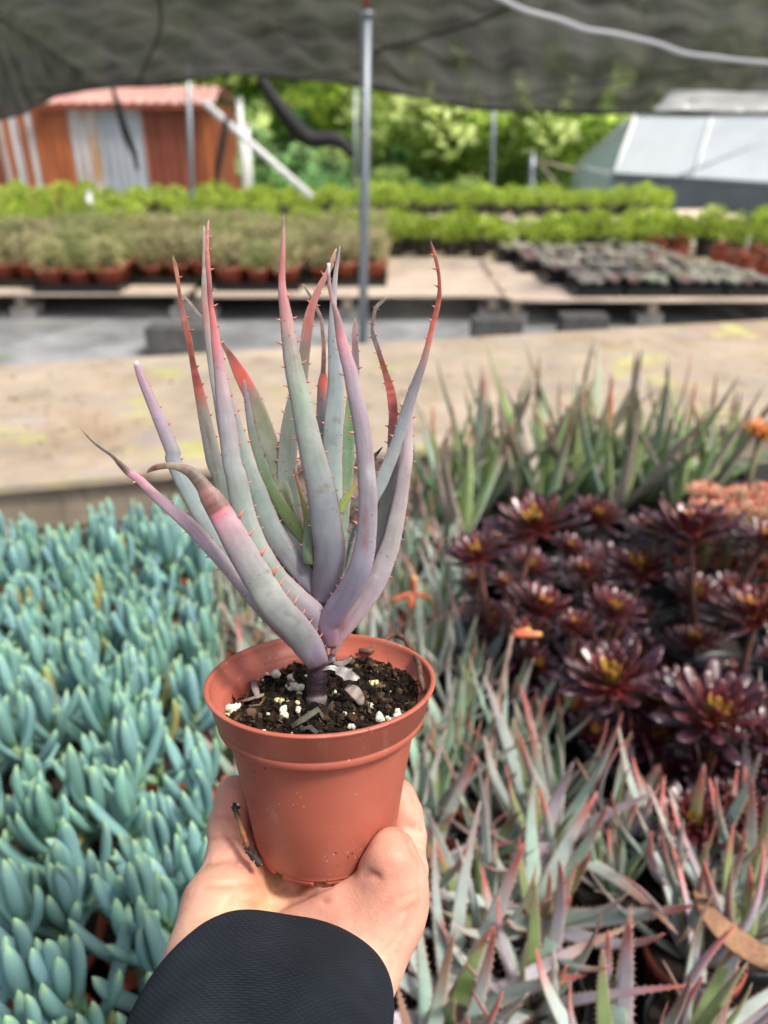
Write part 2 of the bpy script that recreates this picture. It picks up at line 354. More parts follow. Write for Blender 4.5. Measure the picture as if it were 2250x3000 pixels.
for i in range(n): m.face((A[i], A[i+1], Bv[i+1], Bv[i]))
A2 = [m.vert((m.v[v][0], 2.75, zt + .02)) for v in A]
for i in range(n): m.face((Bv[i], Bv[i+1], A2[i+1], A2[i]))
m.build('roof', M['pink'], sh)
m = MB(); m.box(((rx0 + sx1) / 2, -.13, zt - .03), (sx1 - rx0 + .2, .04, .09)); m.build('fascia', M['r2'], sh, smooth=False)

# ------------------------------------------------------------------ greenhouse at the right
M['poly'] = mat('poly_sheet', base=(.60, .66, .69), attr=False, rough=.35, noise_s=1.2, noise_a=.1, mix2=[(2, (.62, .66, .69), .55, .75, (1, 1, 3))])
M['poly_dark'] = mat('side_curtain', base=(.20, .225, .235), attr=False, rough=.6, noise_s=1.5, noise_a=.15)
M['poly_end'] = mat('end_sheet', base=(.52, .64, .62), attr=False, rough=.4, noise_s=1.5, noise_a=.12)
gh = thing('greenhouse', 'white poly-covered greenhouse with grey side curtain, right background', 'greenhouse', (0, 0, 0))
e0 = atdepth(1797, 511, 15.2); e1 = e0 + Vector((8.5, -5.2, 0)); e1.z = e0.z
q = atdepth(2250, 552, 12.9)
dirv = Vector((q.x - e0.x, q.y - e0.y, 0)).normalized(); e1 = e0 + dirv * 8
nb = atdepth(1681, 504, 18.0); nb.z = e0.z
side = Vector((nb.x - e0.x, nb.y - e0.y, 0)); r0 = e0 + side * .5; r0 = atdepth(1862, 338, (e0.y + nb.y) / 2 + .0)
r1 = r0 + dirv * 8; nb1 = nb + dirv * 8; base = -1.1
def panel(name, pts, mt, thick=.02, n=1):
    m = MB(); nrm = (pts[1] - pts[0]).cross(pts[-1] - pts[0]).normalized() * thick
    a = [m.vert(p) for p in pts]; b = [m.vert(p - nrm) for p in pts]
    m.face(a); m.face(b[::-1])
    for i in range(len(pts)): j = (i + 1) % len(pts); m.face((a[i], b[i], b[j], a[j]))
    return m.build(name, M[mt], gh, smooth=False)
def dn(p, z=base): return Vector((p.x, p.y, z))
panel('roof_cover', [e0, e1, r1, r0], 'poly')
panel('back_roof_cover', [r0, r1, nb1, nb], 'poly')
panel('side_curtain', [dn(e0), dn(e1), e1 - Vector((0, 0, .03)), e0 - Vector((0, 0, .03))], 'poly_dark')
panel('end_wall', [dn(nb), dn(e0), e0, r0, nb], 'poly_end')
panel('back_wall', [dn(nb1), dn(nb), nb, nb1], 'poly_end')
def bar(name, a, b, r=.03, mt='white'):
    m = MB(); m.tube([a, b], r, 8); m.build(name, M[mt], gh)
bar('eave_rail', e0, e1, .035, 'metal'); bar('ridge_rail', r0, r1, .04); bar('end_rafter', e0, r0, .035); bar('end_rafter', nb, r0, .035); bar('corner_post', dn(e0), e0, .035, 'metal'); bar('end_tie', nb, e0, .025)
up = Vector((0, 0, .015))
for k in range(1, 5): bar('rafter', e0 + dirv * k * 1.6 + up, r0 + dirv * k * 1.6 + up, .02)
bar('brace', e0 + dirv * 1.3 + up, r0 + dirv * 3.6 + up, .022)
# ------------------------------------------------------------------ shade net
mN = bpy.data.materials.new('shade_net'); mN.use_nodes = True; T = mN.node_tree; N = T.nodes; b = N['Principled BSDF']
b.inputs['Roughness'].default_value = .8; tr = N.new('ShaderNodeBsdfTransparent'); tl = N.new('ShaderNodeBsdfTranslucent'); ms = N.new('ShaderNodeMixShader'); ms2 = N.new('ShaderNodeMixShader')
nz = N.new('ShaderNodeTexNoise'); nz.inputs['Scale'].default_value = 2.6; nz.inputs['Detail'].default_value = 5; mp = N.new('ShaderNodeMapping'); mp.inputs['Scale'].default_value = (.35, 1.6, 1)
tc = N.new('ShaderNodeTexCoord'); T.links.new(tc.outputs['Object'], mp.inputs[0]); T.links.new(mp.outputs[0], nz.inputs[0])
cr = N.new('ShaderNodeMapRange'); cr.inputs[1].default_value = .3; cr.inputs[2].default_value = .7; cr.inputs[3].default_value = .018; cr.inputs[4].default_value = .12; T.links.new(nz.outputs[0], cr.inputs[0])
lw = N.new('ShaderNodeLayerWeight'); lw.inputs[0].default_value = .5; op = N.new('ShaderNodeValToRGB'); e_ = op.color_ramp.elements; e_[0].position = 0; e_[0].color = (.72, .72, .72, 1); e_[1].position = .97; e_[1].color = (.03, .03, .03, 1); k_ = e_.new(.30); k_.color = (.62, .62, .62, 1); k_ = e_.new(.52); k_.color = (.045, .045, .045, 1)
T.links.new(lw.outputs['Facing'], op.inputs[0]); T.links.new(op.outputs[0], ms.inputs[0])      # a woven mesh closes up at grazing angles
T.links.new(cr.outputs[0], b.inputs['Base Color']); T.links.new(cr.outputs[0], tl.inputs[0]); ms2.inputs[0].default_value = .5; ms.inputs[0].default_value = .13
T.links.new(b.outputs[0], ms2.inputs[1]); T.links.new(tl.outputs[0], ms2.inputs[2]); T.links.new(ms2.outputs[0], ms.inputs[1]); T.links.new(tr.outputs[0], ms.inputs[2]); T.links.new(ms.outputs[0], N['Material Output'].inputs[0])
M['net'] = mN
hem = [(-500, 360), (0, 352), (80, 328), (142, 282), (240, 262), (447, 250), (560, 232), (678, 212), (800, 222), (1000, 244), (1125, 262), (1356, 312), (1500, 322), (1627, 328), (1900, 332), (2250, 334), (2800, 345)]
def hem_at(px):
    for (a, ya), (b_, yb) in zip(hem, hem[1:]):
        if px <= b_: t = max(0, (px - a) / (b_ - a)); return ya + (yb - ya) * t
    return hem[-1][1]
m = MB(); nx, ny = 150, 26; ids = []
for i in range(nx + 1):
    px = -500 + 3300 * i / nx; col_ = []
    dep = 8.3 + .5 * math.sin(px * .0021 + 1) - 3.2 * (1 - sstep(-100, 330, px))
    h = atdepth(px, hem_at(px), dep)
    for j in range(ny + 1):
        t = j / ny
        y = dep - t * (dep - 4.7)
        sag = .26 * math.sin(px * .004 + t * 5) * t + .06 * noise.noise(Vector((px * .006, t * 9, 3)))
        ztop = 2.36 + .12 * math.sin(px * .0017)
        z = h.z + (ztop - h.z) * (1 - (1 - t) ** 2.1) + sag * .35 * min(1, t * 6)
        x = h.x * (1 + .0 * t) * (y / dep * .35 + .65) if False else h.x
        fold = .05 * math.sin(px * .05 + t * 14 + 2 * noise.noise(Vector((px * .003, t * 3, 1)))) * (1 - t) * min(1, t * 10)
        col_.append(m.vert((x, y + .02 * math.sin(px * .03), z + fold)))
    ids.append(col_)
for i in range(nx):
    for j in range(ny): m.face((ids[i][j], ids[i+1][j], ids[i+1][j+1], ids[i][j+1]))
tnet = thing('shade_net', 'sagging black shade net hung over the benches across the top', 'shade net', (0, 0, 0))
m.build('net_sheet', M['net'], tnet)
m = MB(); m.tube([Vector(m_) for m_ in [m_ for m_ in []]] or [(0, 0, 50), (0, 0, 50.001)], .0001) if False else None
hm = MB(); hv = []
for i in range(0, nx + 1, 2):
    px = -500 + 3300 * i / nx; dep = 8.3 + .5 * math.sin(px * .0021 + 1) - 3.2 * (1 - sstep(-100, 330, px)); p = atdepth(px, hem_at(px), dep); hv.append(Vector((p.x, p.y + .02 * math.sin(px * .03), p.z)))
M['net_hem'] = mat('net_hem', base=(.02, .02, .022), attr=False, rough=.8)
hm.tube(hv, [.016 + .009 * math.sin(i * .9) for i in range(len(hv))], 6); hm.build('rolled_hem', M['net_hem'], tnet)
for (pts, r) in (([(0, 250, 7), (170, 245, 7.2), (330, 235, 7.4), (420, 215, 7.6)], .014), ([(455, -60, 5.2), (470, 40, 5.6), (455, 110, 6.2), (425, 175, 6.8), (400, 245, 7.8)], .018),
                 ([(1080, 145, 6.6), (1260, 90, 6.2), (1400, 50, 6.0), (1520, -10, 5.7)], .018), ([(1180, 300, 7.6), (1500, 270, 7.4), (1800, 225, 7.2), (2200, 170, 6.8)], .012),
                 ([(800, 250, 7.7), (900, 215, 7.5), (1060, 185, 7.3), (1125, 120, 7)], .012)):
    hm = MB(); q, _ = catmull([tuple(atdepth(a, b_, c) - Vector((0, 0, .03))) for a, b_, c in pts], 20); hm.tube(q, r * .55, 6); hm.build('seam_cord', M['net_hem'], tnet)
# loose dark strips hanging from the net hem
def strip(pts, lab, r):
    hm = MB(); q, _ = catmull([tuple(atdepth(a, b_, c)) for a, b_, c in pts], 22)
    hm.tube(q, [r * (.6 + .6 * math.sin(i / 21 * math.pi)) for i in range(22)], 7); tag(hm.build('hanging_net_strip', M['net_hem']), lab, 'net strip')
strip([(330, 258, 8), (350, 330, 8.0), (372, 400, 8.05), (392, 450, 8.1), (402, 500, 8.1)], 'thin dark net strip dangling before the shed', .030)
strip([(765, 232, 8.9), (830, 330, 8.9), (900, 405, 9), (985, 410, 9), (1035, 455, 9)], 'loose dark net bundle hanging left of the middle post', .075)
strip([(668, 330, 10), (655, 400, 10), (640, 480, 10), (635, 540, 10)], 'dark cloth strip hanging beside the shed corner', .035)
# white conduit
hm = MB(); q, _ = catmull([tuple(atdepth(a, b_, c)) for a, b_, c in ((1450, -40, 5.0), (1540, 4, 5.1), (1640, 32, 5.2), (1720, 62, 5.3), (1800, 74, 5.35), (1880, 92, 5.4), (1940, 108, 5.5), (2010, 134, 5.6), (2100, 146, 5.7), (2200, 158, 5.8), (2400, 172, 6))], 50)
q = [Vector(v) - Vector((0, 0, .04)) for v in q]
hm.tube(q, .012, 10); M['conduit'] = mat('white_conduit', base=(.66, .68, .74), attr=False, rough=.4); tag(hm.build('wavy_conduit', M['conduit']), 'wavy white plastic conduit strung below the net at top right', 'conduit')

# crumpled clear plastic resting against the net at the right
m = MB(); ids = []; rk = random.Random(9)
for i in range(41):
    px = 1915 + 11.5 * i; e = sstep(0, .12, i / 40); row = []
    for j in range(13):
        t = j / 12; py = 322 + 8 * (i / 40) - (6 + 52 * e) * t + 3 * noise.noise(Vector((i * .2, j * .4, 0)))
        row.append(m.vert(atdepth(px, py, 6.2 + .4 * t + .07 * noise.noise(Vector((i * .16, j * .5, 3))))))
    ids.append(row)
for i in range(40):
    for j in range(12): m.face((ids[i][j], ids[i+1][j], ids[i+1][j+1], ids[i][j+1]))
M['plastic'] = mat('clear_plastic', base=(.86, .90, .92), attr=False, rough=.15, noise_s=3, noise_a=.15, trans=.45, mix2=[(2.5, (.45, .48, .50), .50, .68, (.3, 1, 3))])
tag(m.build('plastic_sheet', M['plastic']), 'crumpled whitish plastic sheet caught in the net above the greenhouse', 'plastic sheet')

# ------------------------------------------------------------------ litter on the plywood
m = MB(); rk = random.Random(14)
for _ in range(700):
    p = B(rk.uniform(-3.2, 3.6), rk.gauss(2.42, .3), BZ + .003)
    if not 1.89 < toB(p)[1] < 2.95: continue
    c = rk.choice(((.62, .58, .48), (.18, .12, .08), (.30, .20, .12), (.34, .42, .10), (.50, .46, .40))); s_ = rk.uniform(.003, .012); a = rk.uniform(0, 6.28); d = Vector((math.cos(a), math.sin(a), 0)); n_ = Vector((-math.sin(a), math.cos(a), 0)) * .45
    m.quad(p - d * s_, p + n_ * s_ + Vector((0, 0, .002)), p + d * s_, p - n_ * s_ + Vector((0, 0, .004)), c)
tag(m.build('litter', M['leafy']), kind='stuff', label='dry bits and crumbs scattered over the plywood bench', cat='litter')

# ------------------------------------------------------------------ trees behind
def crown_mesh(seed, nleaf, size, rx, rz, pal, clumps=26, droop=0):
    r = random.Random(seed); m = MB(); cl = []
    for _ in range(clumps):
        while True:
            v = Vector((r.uniform(-1, 1), r.uniform(-1, 1), r.uniform(-1, 1)))
            if .25 < v.length < 1: break
        cl.append((Vector((v.x * rx, v.y * rx, v.z * rz)), r.uniform(.18, .42) * rx, pal[r.randrange(len(pal))]))
    for _ in range(nleaf):
        c, rad, colr = cl[r.randrange(clumps)]
        d = Vector((r.gauss(0, 1), r.gauss(0, 1), r.gauss(0, .8))).normalized() * rad * r.random() ** .4
        p = c + d; k = r.uniform(.7, 1.3); cc = tuple(x * k for x in colr)
        a = Vector((r.gauss(0, 1), r.gauss(0, 1), r.gauss(0, .5) - droop)).normalized(); bb = a.orthogonal().normalized()
        bb = (bb + Vector((r.gauss(0, .5), r.gauss(0, .5), r.gauss(0, .5)))).normalized(); s_ = size * r.uniform(.6, 1.4)
        m.quad(p - a * s_, p + bb * s_ * .45, p + a * s_, p - bb * s_ * .45, cc)
    return m.build('crown', M['leafy'], link=False)
def trunk_mesh(seed, h, r0):
    r = random.Random(seed); m = MB()
    p = Vector((0, 0, 0)); pts = [p.copy()]
    for i in range(6): p = p + Vector((r.uniform(-.12, .12) * h / 6, r.uniform(-.12, .12) * h / 6, h / 6)); pts.append(p.copy())
    m.tube(pts, [r0 * (1 - .12 * i) for i in range(7)], 8)
    for i in range(7):
        a = pts[2 + i % 4]; d = Vector((r.uniform(-1, 1), r.uniform(-1, 1), r.uniform(.5, 1.2))).normalized() * h * .32
        m.tube([a, a + d * .5, a + d], [r0 * .4, r0 * .28, r0 * .1], 6)
    return m.build('trunk', M['bark'], link=False)
pA = [(.48, .66, .14), (.62, .80, .20), (.24, .36, .08), (.74, .86, .34)]
pB = [(.26, .38, .14), (.44, .58, .20), (.14, .20, .08), (.58, .70, .30)]
pC = [(.68, .82, .20), (.56, .74, .14), (.78, .86, .36), (.28, .42, .08)]
pD = [(.26, .50, .20), (.40, .66, .28), (.14, .26, .10), (.52, .74, .34)]
CR = [crown_mesh(1, 3000, .18, 2.4, 2.6, pA), crown_mesh(2, 3000, .17, 2.4, 3.0, pB, 30), crown_mesh(3, 3000, .17, 2.2, 2.6, pC, 24, .6), crown_mesh(4, 3000, .17, 2.4, 2.4, pD)]
TK = [trunk_mesh(5, 4.2, .16), trunk_mesh(6, 4.6, .13)]
SHB = [crown_mesh(11, 1800, .09, .9, .75, pD, 16), crown_mesh(12, 1800, .09, .9, .8, pC, 16), crown_mesh(13, 1800, .09, .9, .8, pB, 16)]
names = {0: 'mid green leafy tree', 1: 'dark dense tree', 2: 'yellow-green sunlit tree', 3: 'cool green broad tree'}
trees = [(-560, 24, 1, 'beyond the far left edge of the shed'), (60, 23, 0, 'rising behind the left half of the shed roof'), (420, 22, 0, 'behind the right half of the shed roof'), (700, 21, 2, 'just right of the shed behind the white posts'), (860, 23.5, 3, 'above the loose dark net bundle'),
         (1010, 21, 2, 'directly left of the middle post'), (1190, 22.5, 0, 'directly right of the middle post'), (1330, 20.5, 0, 'between the middle post and the thin far post'), (1470, 22, 2, 'behind the thin far post'),
         (1620, 20.5, 0, 'left of the greenhouse end wall'), (1760, 22.5, 2, 'behind the greenhouse end wall'), (2020, 26, 0, 'behind the greenhouse roof'), (2350, 26, 0, 'beyond the greenhouse at the right edge'), (2700, 25, 1, 'far right outside the greenhouse'),
         (250, 28, 2, 'far back on the hill at left'), (950, 28, 2, 'far back on the hill, pale, left of the post'), (1550, 28, 2, 'far back on the hill, pale, left of the greenhouse'), (1250, 29, 3, 'far back on the hill right of the post')]
for i, (px, y, k, wh) in enumerate(trees):
    x = (px - 1125) / F * y * .95; s_ = rnd.uniform(.9, 1.15); z = ground_z(x, y)
    t = thing('leafy_tree', names[k] + ' ' + wh, 'tree', (x, y, z), rnd.uniform(0, 6), s_, 'trees on the slope behind the nursery')
    mobj('trunk', TK[i % 2], t); o = mobj('crown', CR[k], t, (0, 0, 3.3 if i % 2 else 2.7)); o.rotation_euler.z = i
shr = [(660, 17.5, 0, 1.0), (790, 18.2, 0, 1.05), (900, 17.4, 0, .95), (1000, 18, 0, .8), (1120, 17.8, 2, .9), (1240, 18.2, 0, .8), (1350, 18, 2, .95), (1460, 17.6, 1, .7), (1560, 18.4, 0, .9), (1650, 18.8, 2, .8), (-150, 16.8, 1, 1.0), (30, 18.5, 0, 1.0), (720, 19.8, 1, 1.3), (1180, 19.5, 0, 1.3), (1400, 19.6, 1, 1.25), (1560, 19.8, 2, 1.3), (870, 19.7, 0, 1.4), (1020, 19.4, 2, 1.3)]
for i, (px, y, k, s_) in enumerate(shr):
    x = (px - 1125) / F * y * .95; z = ground_z(x, y)
    sp = ['cool green', 'yellow-green', 'dark green'][k]
    place('shrub', [('foliage', SHB[k])], f'{sp} shrub {"against the trees" if y > 19 else "behind the green plant rows"}, ' + ('left of the shed' if px < 100 else 'between shed and white posts' if px < 730 else 'below the loose net bundle' if px < 950 else 'beside the middle post' if px < 1200 else 'between the two far posts' if px < 1440 else 'left of the greenhouse') + f', {nth(sorted(range(len(shr)), key=lambda q: shr[q][0]).index(i))} in line', 'shrub', (x, y, z + .55 * s_), i, s_, 'shrubs at the foot of the trees')
# ================================================================== POTTED PLANTS, FAR
rnd = random.Random(5)
def pot_mesh(rt, rb, h, mt, n=20, lip=.006, square=False, link=False, name='pot'):
    m = MB(); pr = [(rb * .2, .004), (rb * .96, 0), (rb, .003), (rt * .95, h * .80), (rt, h * .81), (rt * 1.02, h), (rt * .96, h), (rt * .93, h * .8), (rb * .9, .01)]
    m.lathe(pr, n, cap0=True, cap1=True); return m.build(name, M[mt], link=link)
def soil_mesh(r, z, n=20):
    m = MB(); c = m.vert((0, 0, z + .004)); ids = [[m.vert((r * f * math.cos(2*math.pi*k/n), r * f * math.sin(2*math.pi*k/n), z + rnd.uniform(-.003, .004))) for k in range(n)] for f in (.5, 1)]
    for k in range(n):
        j = (k + 1) % n; m.face((c, ids[0][k], ids[0][j])); m.face((ids[0][k], ids[1][k], ids[1][j], ids[0][j]))
    return m.build('soil', M['soil_far'], link=False)
def tray_mesh(w_, d_, h=.06):
    m = MB(); t_ = .004
    m.box((0, 0, .003), (w_, d_, .006))
    for s_ in (-1, 1):
        m.box((s_ * w_ / 2, 0, h / 2), (t_, d_, h)); m.box((0, s_ * d_ / 2, h / 2 + .001), (w_ - .006, t_, h - .002))
        m.box((s_ * (w_ / 2 + .004), 0, h + .001), (.014, d_ + .02, .005)); m.box((0, s_ * (d_ / 2 + .004), h + .002), (w_ - .01, .014, .005))
    return m.build('tray_box', M['black_plastic'], smooth=False, link=False)
def tuft(seed, n, R_, H_, size, pal, flat=.5):
    r = random.Random(seed); m = MB()
    for _ in range(n):
        th = r.uniform(0, 6.283); rr = R_ * r.random() ** .5; z = H_ * r.random() ** .7 * (1 - .35 * (rr / R_) ** 2)
        p = Vector((rr * math.cos(th), rr * math.sin(th), z)); k = r.uniform(.75, 1.25); c = tuple(x * k for x in pal[r.randrange(len(pal))])
        a = (Vector((math.cos(th), math.sin(th), 0)) * r.uniform(.2, 1.2) + Vector((r.gauss(0, .5), r.gauss(0, .5), r.uniform(.2, 1.3)))).normalized(); b_ = a.orthogonal().normalized() * (1 if r.random() < .5 else -1)
        s_ = size * r.uniform(.6, 1.3); m.quad(p - a * s_ * .6, p + b_ * s_ * flat, p + a * s_ * .8, p - b_ * s_ * flat, c)
    for _ in range(10):
        th = r.uniform(0, 6.283); q = Vector((math.cos(th) * R_ * .6, math.sin(th) * R_ * .6, H_ * .7)); m.tube([(0, 0, -.01), q * .5, q], .004, 4, (.12, .14, .06))
    return m
BUSH = [tuft(i, 420, .135, .26, .020, [[(.72, .72, .32), (.84, .78, .42), (.54, .56, .26), (.88, .84, .50)], [(.56, .64, .28), (.66, .72, .30), (.40, .48, .20), (.74, .74, .40)], [(.74, .66, .40), (.80, .74, .46), (.52, .46, .28), (.60, .62, .30)], [(.60, .66, .26), (.80, .80, .34), (.44, .50, .22), (.70, .70, .40)]][i]).build('foliage', M['leafy'], link=False) for i in range(4)]
GREEN = [tuft(20 + i, 300, .150, .26, .034, [[(.50, .68, .07), (.64, .78, .12), (.26, .42, .04), (.72, .80, .20)], [(.42, .60, .06), (.56, .70, .10), (.22, .36, .04), (.64, .74, .18)]][i % 2], .42).build('foliage', M['leafy'], link=False) for i in range(4)]
POT_T = pot_mesh(.105, .08, .16, 'terra_far'); POT_B = pot_mesh(.105, .085, .17, 'black_plastic', 14)
SOIL_T = soil_mesh(.097, .14)
TR1 = tray_mesh(.70, .50)
# grey-green bushes in terracotta pots, three by two to a black tray
for ti_, (x0, y0, nx_, ny_) in enumerate(((-3.98, 6.72, 1, 2), (-3.24, 6.95, 1, 2), (-2.52, 6.72, 1, 1), (-2.52, 7.25, 1, 1), (-1.78, 7.05, 1, 2), (-1.05, 6.78, 1, 2), (-.33, 7.0, 1, 2), (-3.98, 7.82, 1, 2), (-3.24, 8.06, 1, 2), (-2.52, 7.84, 1, 2), (-1.78, 8.15, 1, 2), (-1.05, 7.9, 1, 2), (-.33, 8.1, 1, 2))):
    for a in range(ny_):
        cx, cy = x0, y0 + a * .54
        if cy > 9: continue
        tr = thing('plant_tray', f'black tray under grey-green bushes, {nth(ti_ if ti_ < 7 else ti_ - 7)} from the left, ' + (('nearest', 'second') if ti_ < 7 else ('third', 'fourth'))[a] + ' tier', 'tray', (cx, cy, PZ + .002), 0, 1, 'black trays of grey-green bushy pots'); mobj('tray_box', TR1, tr)
        for i in range(3):
            for j in range(2):
                k = rnd.randrange(4); sc = rnd.uniform(.82, 1.18)
                t = place('potted_bush', [('pot', POT_T), ('soil', SOIL_T)], 'grey-green bush in terracotta, ' + ('front', 'rear')[j] + ' ' + ('left', 'middle', 'right')[i] + f' of the {nth(ti_ % 7 if ti_ < 7 else ti_ - 7)} tray from the left, ' + (('nearest', 'second') if ti_ < 7 else ('third', 'fourth'))[a] + ' tray tier', 'potted plant', (cx - .232 + .232 * i, cy - .12 + .24 * j, PZ + .009), rnd.uniform(0, 6), sc, 'grey-green bushes in terracotta pots')
                mobj('foliage', BUSH[k], t, (0, 0, .135))
# bright green plants in two long bands
def band(x0, x1, ys, z, sp, lab, grp, skip=None):
    for r_, y in enumerate(ys):
        n = int((x1 - x0) / sp); cn = 0
        for i in range(n + 1):
            x = x0 + i * sp + (.5 * sp if r_ % 2 else 0) + rnd.uniform(-.02, .02)
            if rnd.random() < .06: continue
            if skip and skip(x, y): continue
            cn += 1; t = place('potted_shrub', [('pot', POT_B)], lab + f', {nth(cn - 1)} from the left, ' + ('front', 'middle', 'back')[r_] + ' row', 'potted plant', (x, y + rnd.uniform(-.02, .02), z), rnd.uniform(0, 6), rnd.uniform(.78, 1.15), grp)
            mobj('foliage', GREEN[rnd.randrange(4)], t, (0, 0, .14))
band(-.75, 5.9, (8.36, 8.66, 8.96), PZ + .002, .29, 'lime-green mound in the nearer green band', 'lime-green plants in the nearer band')
for k_ in (0,):
  band(-5.6, -.95, (9.75, 10.1), PZ + .002, .33, 'lime-green mound behind the grey-green bushes', 'lime-green plants behind the grey-green bushes')
  band(-6.9, 4.2, (11.95, 12.28, 12.6), PZ + .002, .34, 'lime-green mound in the farther green band', 'lime-green plants in the farther band')
# flats of small rosettes
def rosette(seed, n, rad, w_, pal, tipc, e0=.2, e1=1.3, mt='succ', up_=.3, N=6, K=5, wf=None, edge=None, hgt=.0, golden=2.39996, thick=(.12, .3), join=None):
    r = random.Random(seed); m = join or MB()
    for i in range(n):
        f = (i + .5) / n; az = i * golden + r.uniform(-.1, .1); el = e1 + (e0 - e1) * f + r.uniform(-.08, .08); L = rad * (.35 + .65 * f ** .7) * r.uniform(.9, 1.08)
        base = Vector((math.cos(az) * rad * .05, math.sin(az) * rad * .05, hgt * (1 - f))); c0 = pal[r.randrange(len(pal))]; k = r.uniform(.8, 1.2)
        curve_leaf(m, base, az, el, el + up_ * r.uniform(.5, 1.2), L, lambda s: (wf(s) if wf else math.sin(math.pi * min(.97, s * .75 + .2)) * (1 if s < .8 else 1 - (s - .8) * 3)) * w_, thick[0], thick[1],
                   (lambda s, c0=c0, k=k, f=f: tuple(k * x for x in mix(c0, tipc(f, r) if callable(tipc) else tipc, sstep(.55, 1, s)))), K, N)
    return m
def curve_leaf(m, base, az, el0, el1, L, wf, bf, bb, cf, n=6, N=6, side=0, grow=None, edge=None, teeth=None, tip_rand=None):
    p = Vector(base); C = []; W = []; Nn = []; cs = []
    for i in range(n + 1):
        s = i / n; e = el0 + (el1 - el0) * s; a2 = az + side * s
        h = Vector((math.cos(a2), math.sin(a2), 0)); tdir = h * math.cos(e) + Vector((0, 0, math.sin(e)))
        C.append(p.copy()); W.append(max(.0004, wf(s))); Nn.append(Vector((0, 0, math.cos(e))) - h * math.sin(e)); cs.append(cf(s))
        p = p + tdir * (L / n)
    Ls = m.leaf(C, W, Nn, bf, bb, cs, N, grow=grow, edge=edge)
    if teeth:
        for i in range(1, n):
            c, t, S, nn, h = Ls[i]
            for sd in (-1, 1):
                for q in (0, .5):
                    cc = c + (Ls[i+1][0] - c) * q; hh = h + (Ls[i+1][4] - h) * q
                    e = cc + S * sd * hh; k = teeth * (.6 + .4 * (1 - i / n))
                    a = m.vert(e - t * k * .4 - S * sd * k * .2, (.6, .36, .28)); b_ = m.vert(e + t * k * .4 - S * sd * k * .2, (.6, .36, .28)); d = m.vert(e + S * sd * k + t * k * .3, (.72, .42, .33)); u = m.vert(e + nn * k * .25 - S * sd * k * .2, (.6, .36, .28))
                    m.face((a, d, u)); m.face((u, d, b_)); m.face((a, b_, d))
SMALL = [rosette(40 + i, 13, .062, .03, p, tc_).build('leaves', M['succ'], link=False) for i, (p, tc_) in enumerate((([(.62, .70, .52), (.70, .74, .60)], (.82, .78, .66)), ([(.50, .64, .36), (.56, .68, .42)], (.45, .30, .25)), ([(.66, .66, .56), (.58, .56, .48)], (.62, .55, .50)), ([(.50, .38, .34), (.58, .44, .40)], (.55, .30, .25))))]
REDS = [rosette(50 + i, 16, .09, .03, [(.45, .10, .06), (.36, .14, .08), (.30, .22, .10)], (.62, .16, .09)).build('leaves', M['succ'], link=False) for i in range(2)]
TR2 = tray_mesh(.36, .50, .07); CELL = pot_mesh(.045, .035, .07, 'black_plastic', 8)
for a in range(4):
    for b_ in range(4):
        cx, cy = 1.72 + b_ * .40 - a * .125, 6.55 + a * .54
        if cx > 3.2: continue
        tr = thing('plant_flat', f'black flat of small pale rosettes, {nth(b_)} from the left in the {nth(a)} row back', 'tray', (cx, cy, PZ + .002), 0, 1, 'black flats of small rosettes'); mobj('tray_box', TR2, tr)
        for i in range(3):
            for j in range(4):
                t = place('small_succulent', [('pot', CELL)], f'tiny pale rosette, {nth(i)} across and {nth(j)} back, in flat {nth(b_)} from left, {nth(a)} row', 'potted plant', (cx - .115 + .115 * i, cy - .175 + .117 * j, PZ + .009), rnd.uniform(0, 6), rnd.uniform(1.15, 1.5), 'small rosettes in the black flats')
                mobj('leaves', SMALL[rnd.choice((0, 0, 1, 2, 2, 3))], t, (0, 0, .07))
for i, (x, y) in enumerate(((3.15, 7.0), (3.38, 6.9), (3.2, 7.3), (3.45, 7.25), (2.75, 8.15), (3.0, 8.2), (3.25, 7.8), (3.5, 7.6), (3.7, 7.1), (3.65, 6.75))):
    t = place('red_succulent', [('pot', POT_T)], f'red-leaved succulent in terracotta beyond the flats, {nth(sorted(range(10), key=lambda q: (3.15, 3.38, 3.2, 3.45, 2.75, 3.0, 3.25, 3.5, 3.7, 3.65)[q]).index(i))} from the left', 'potted plant', (x, y, PZ + .002), i, .95, 'red succulents beyond the flats'); mobj('leaves', REDS[i % 2], t, (0, 0, .15)).scale = (1.4, 1.4, 1.8)

# ================================================================== POTTED PLANTS, NEAR BENCH
rnd = random.Random(77)
PN = pot_mesh(.047, .036, .082, 'terra_far', 24); PNB = pot_mesh(.047, .036, .082, 'black_plastic', 24); SN = soil_mesh(.043, .071)
PBIG = pot_mesh(.070, .055, .13, 'black_plastic', 32); SBIG = soil_mesh(.064, .108, 28)
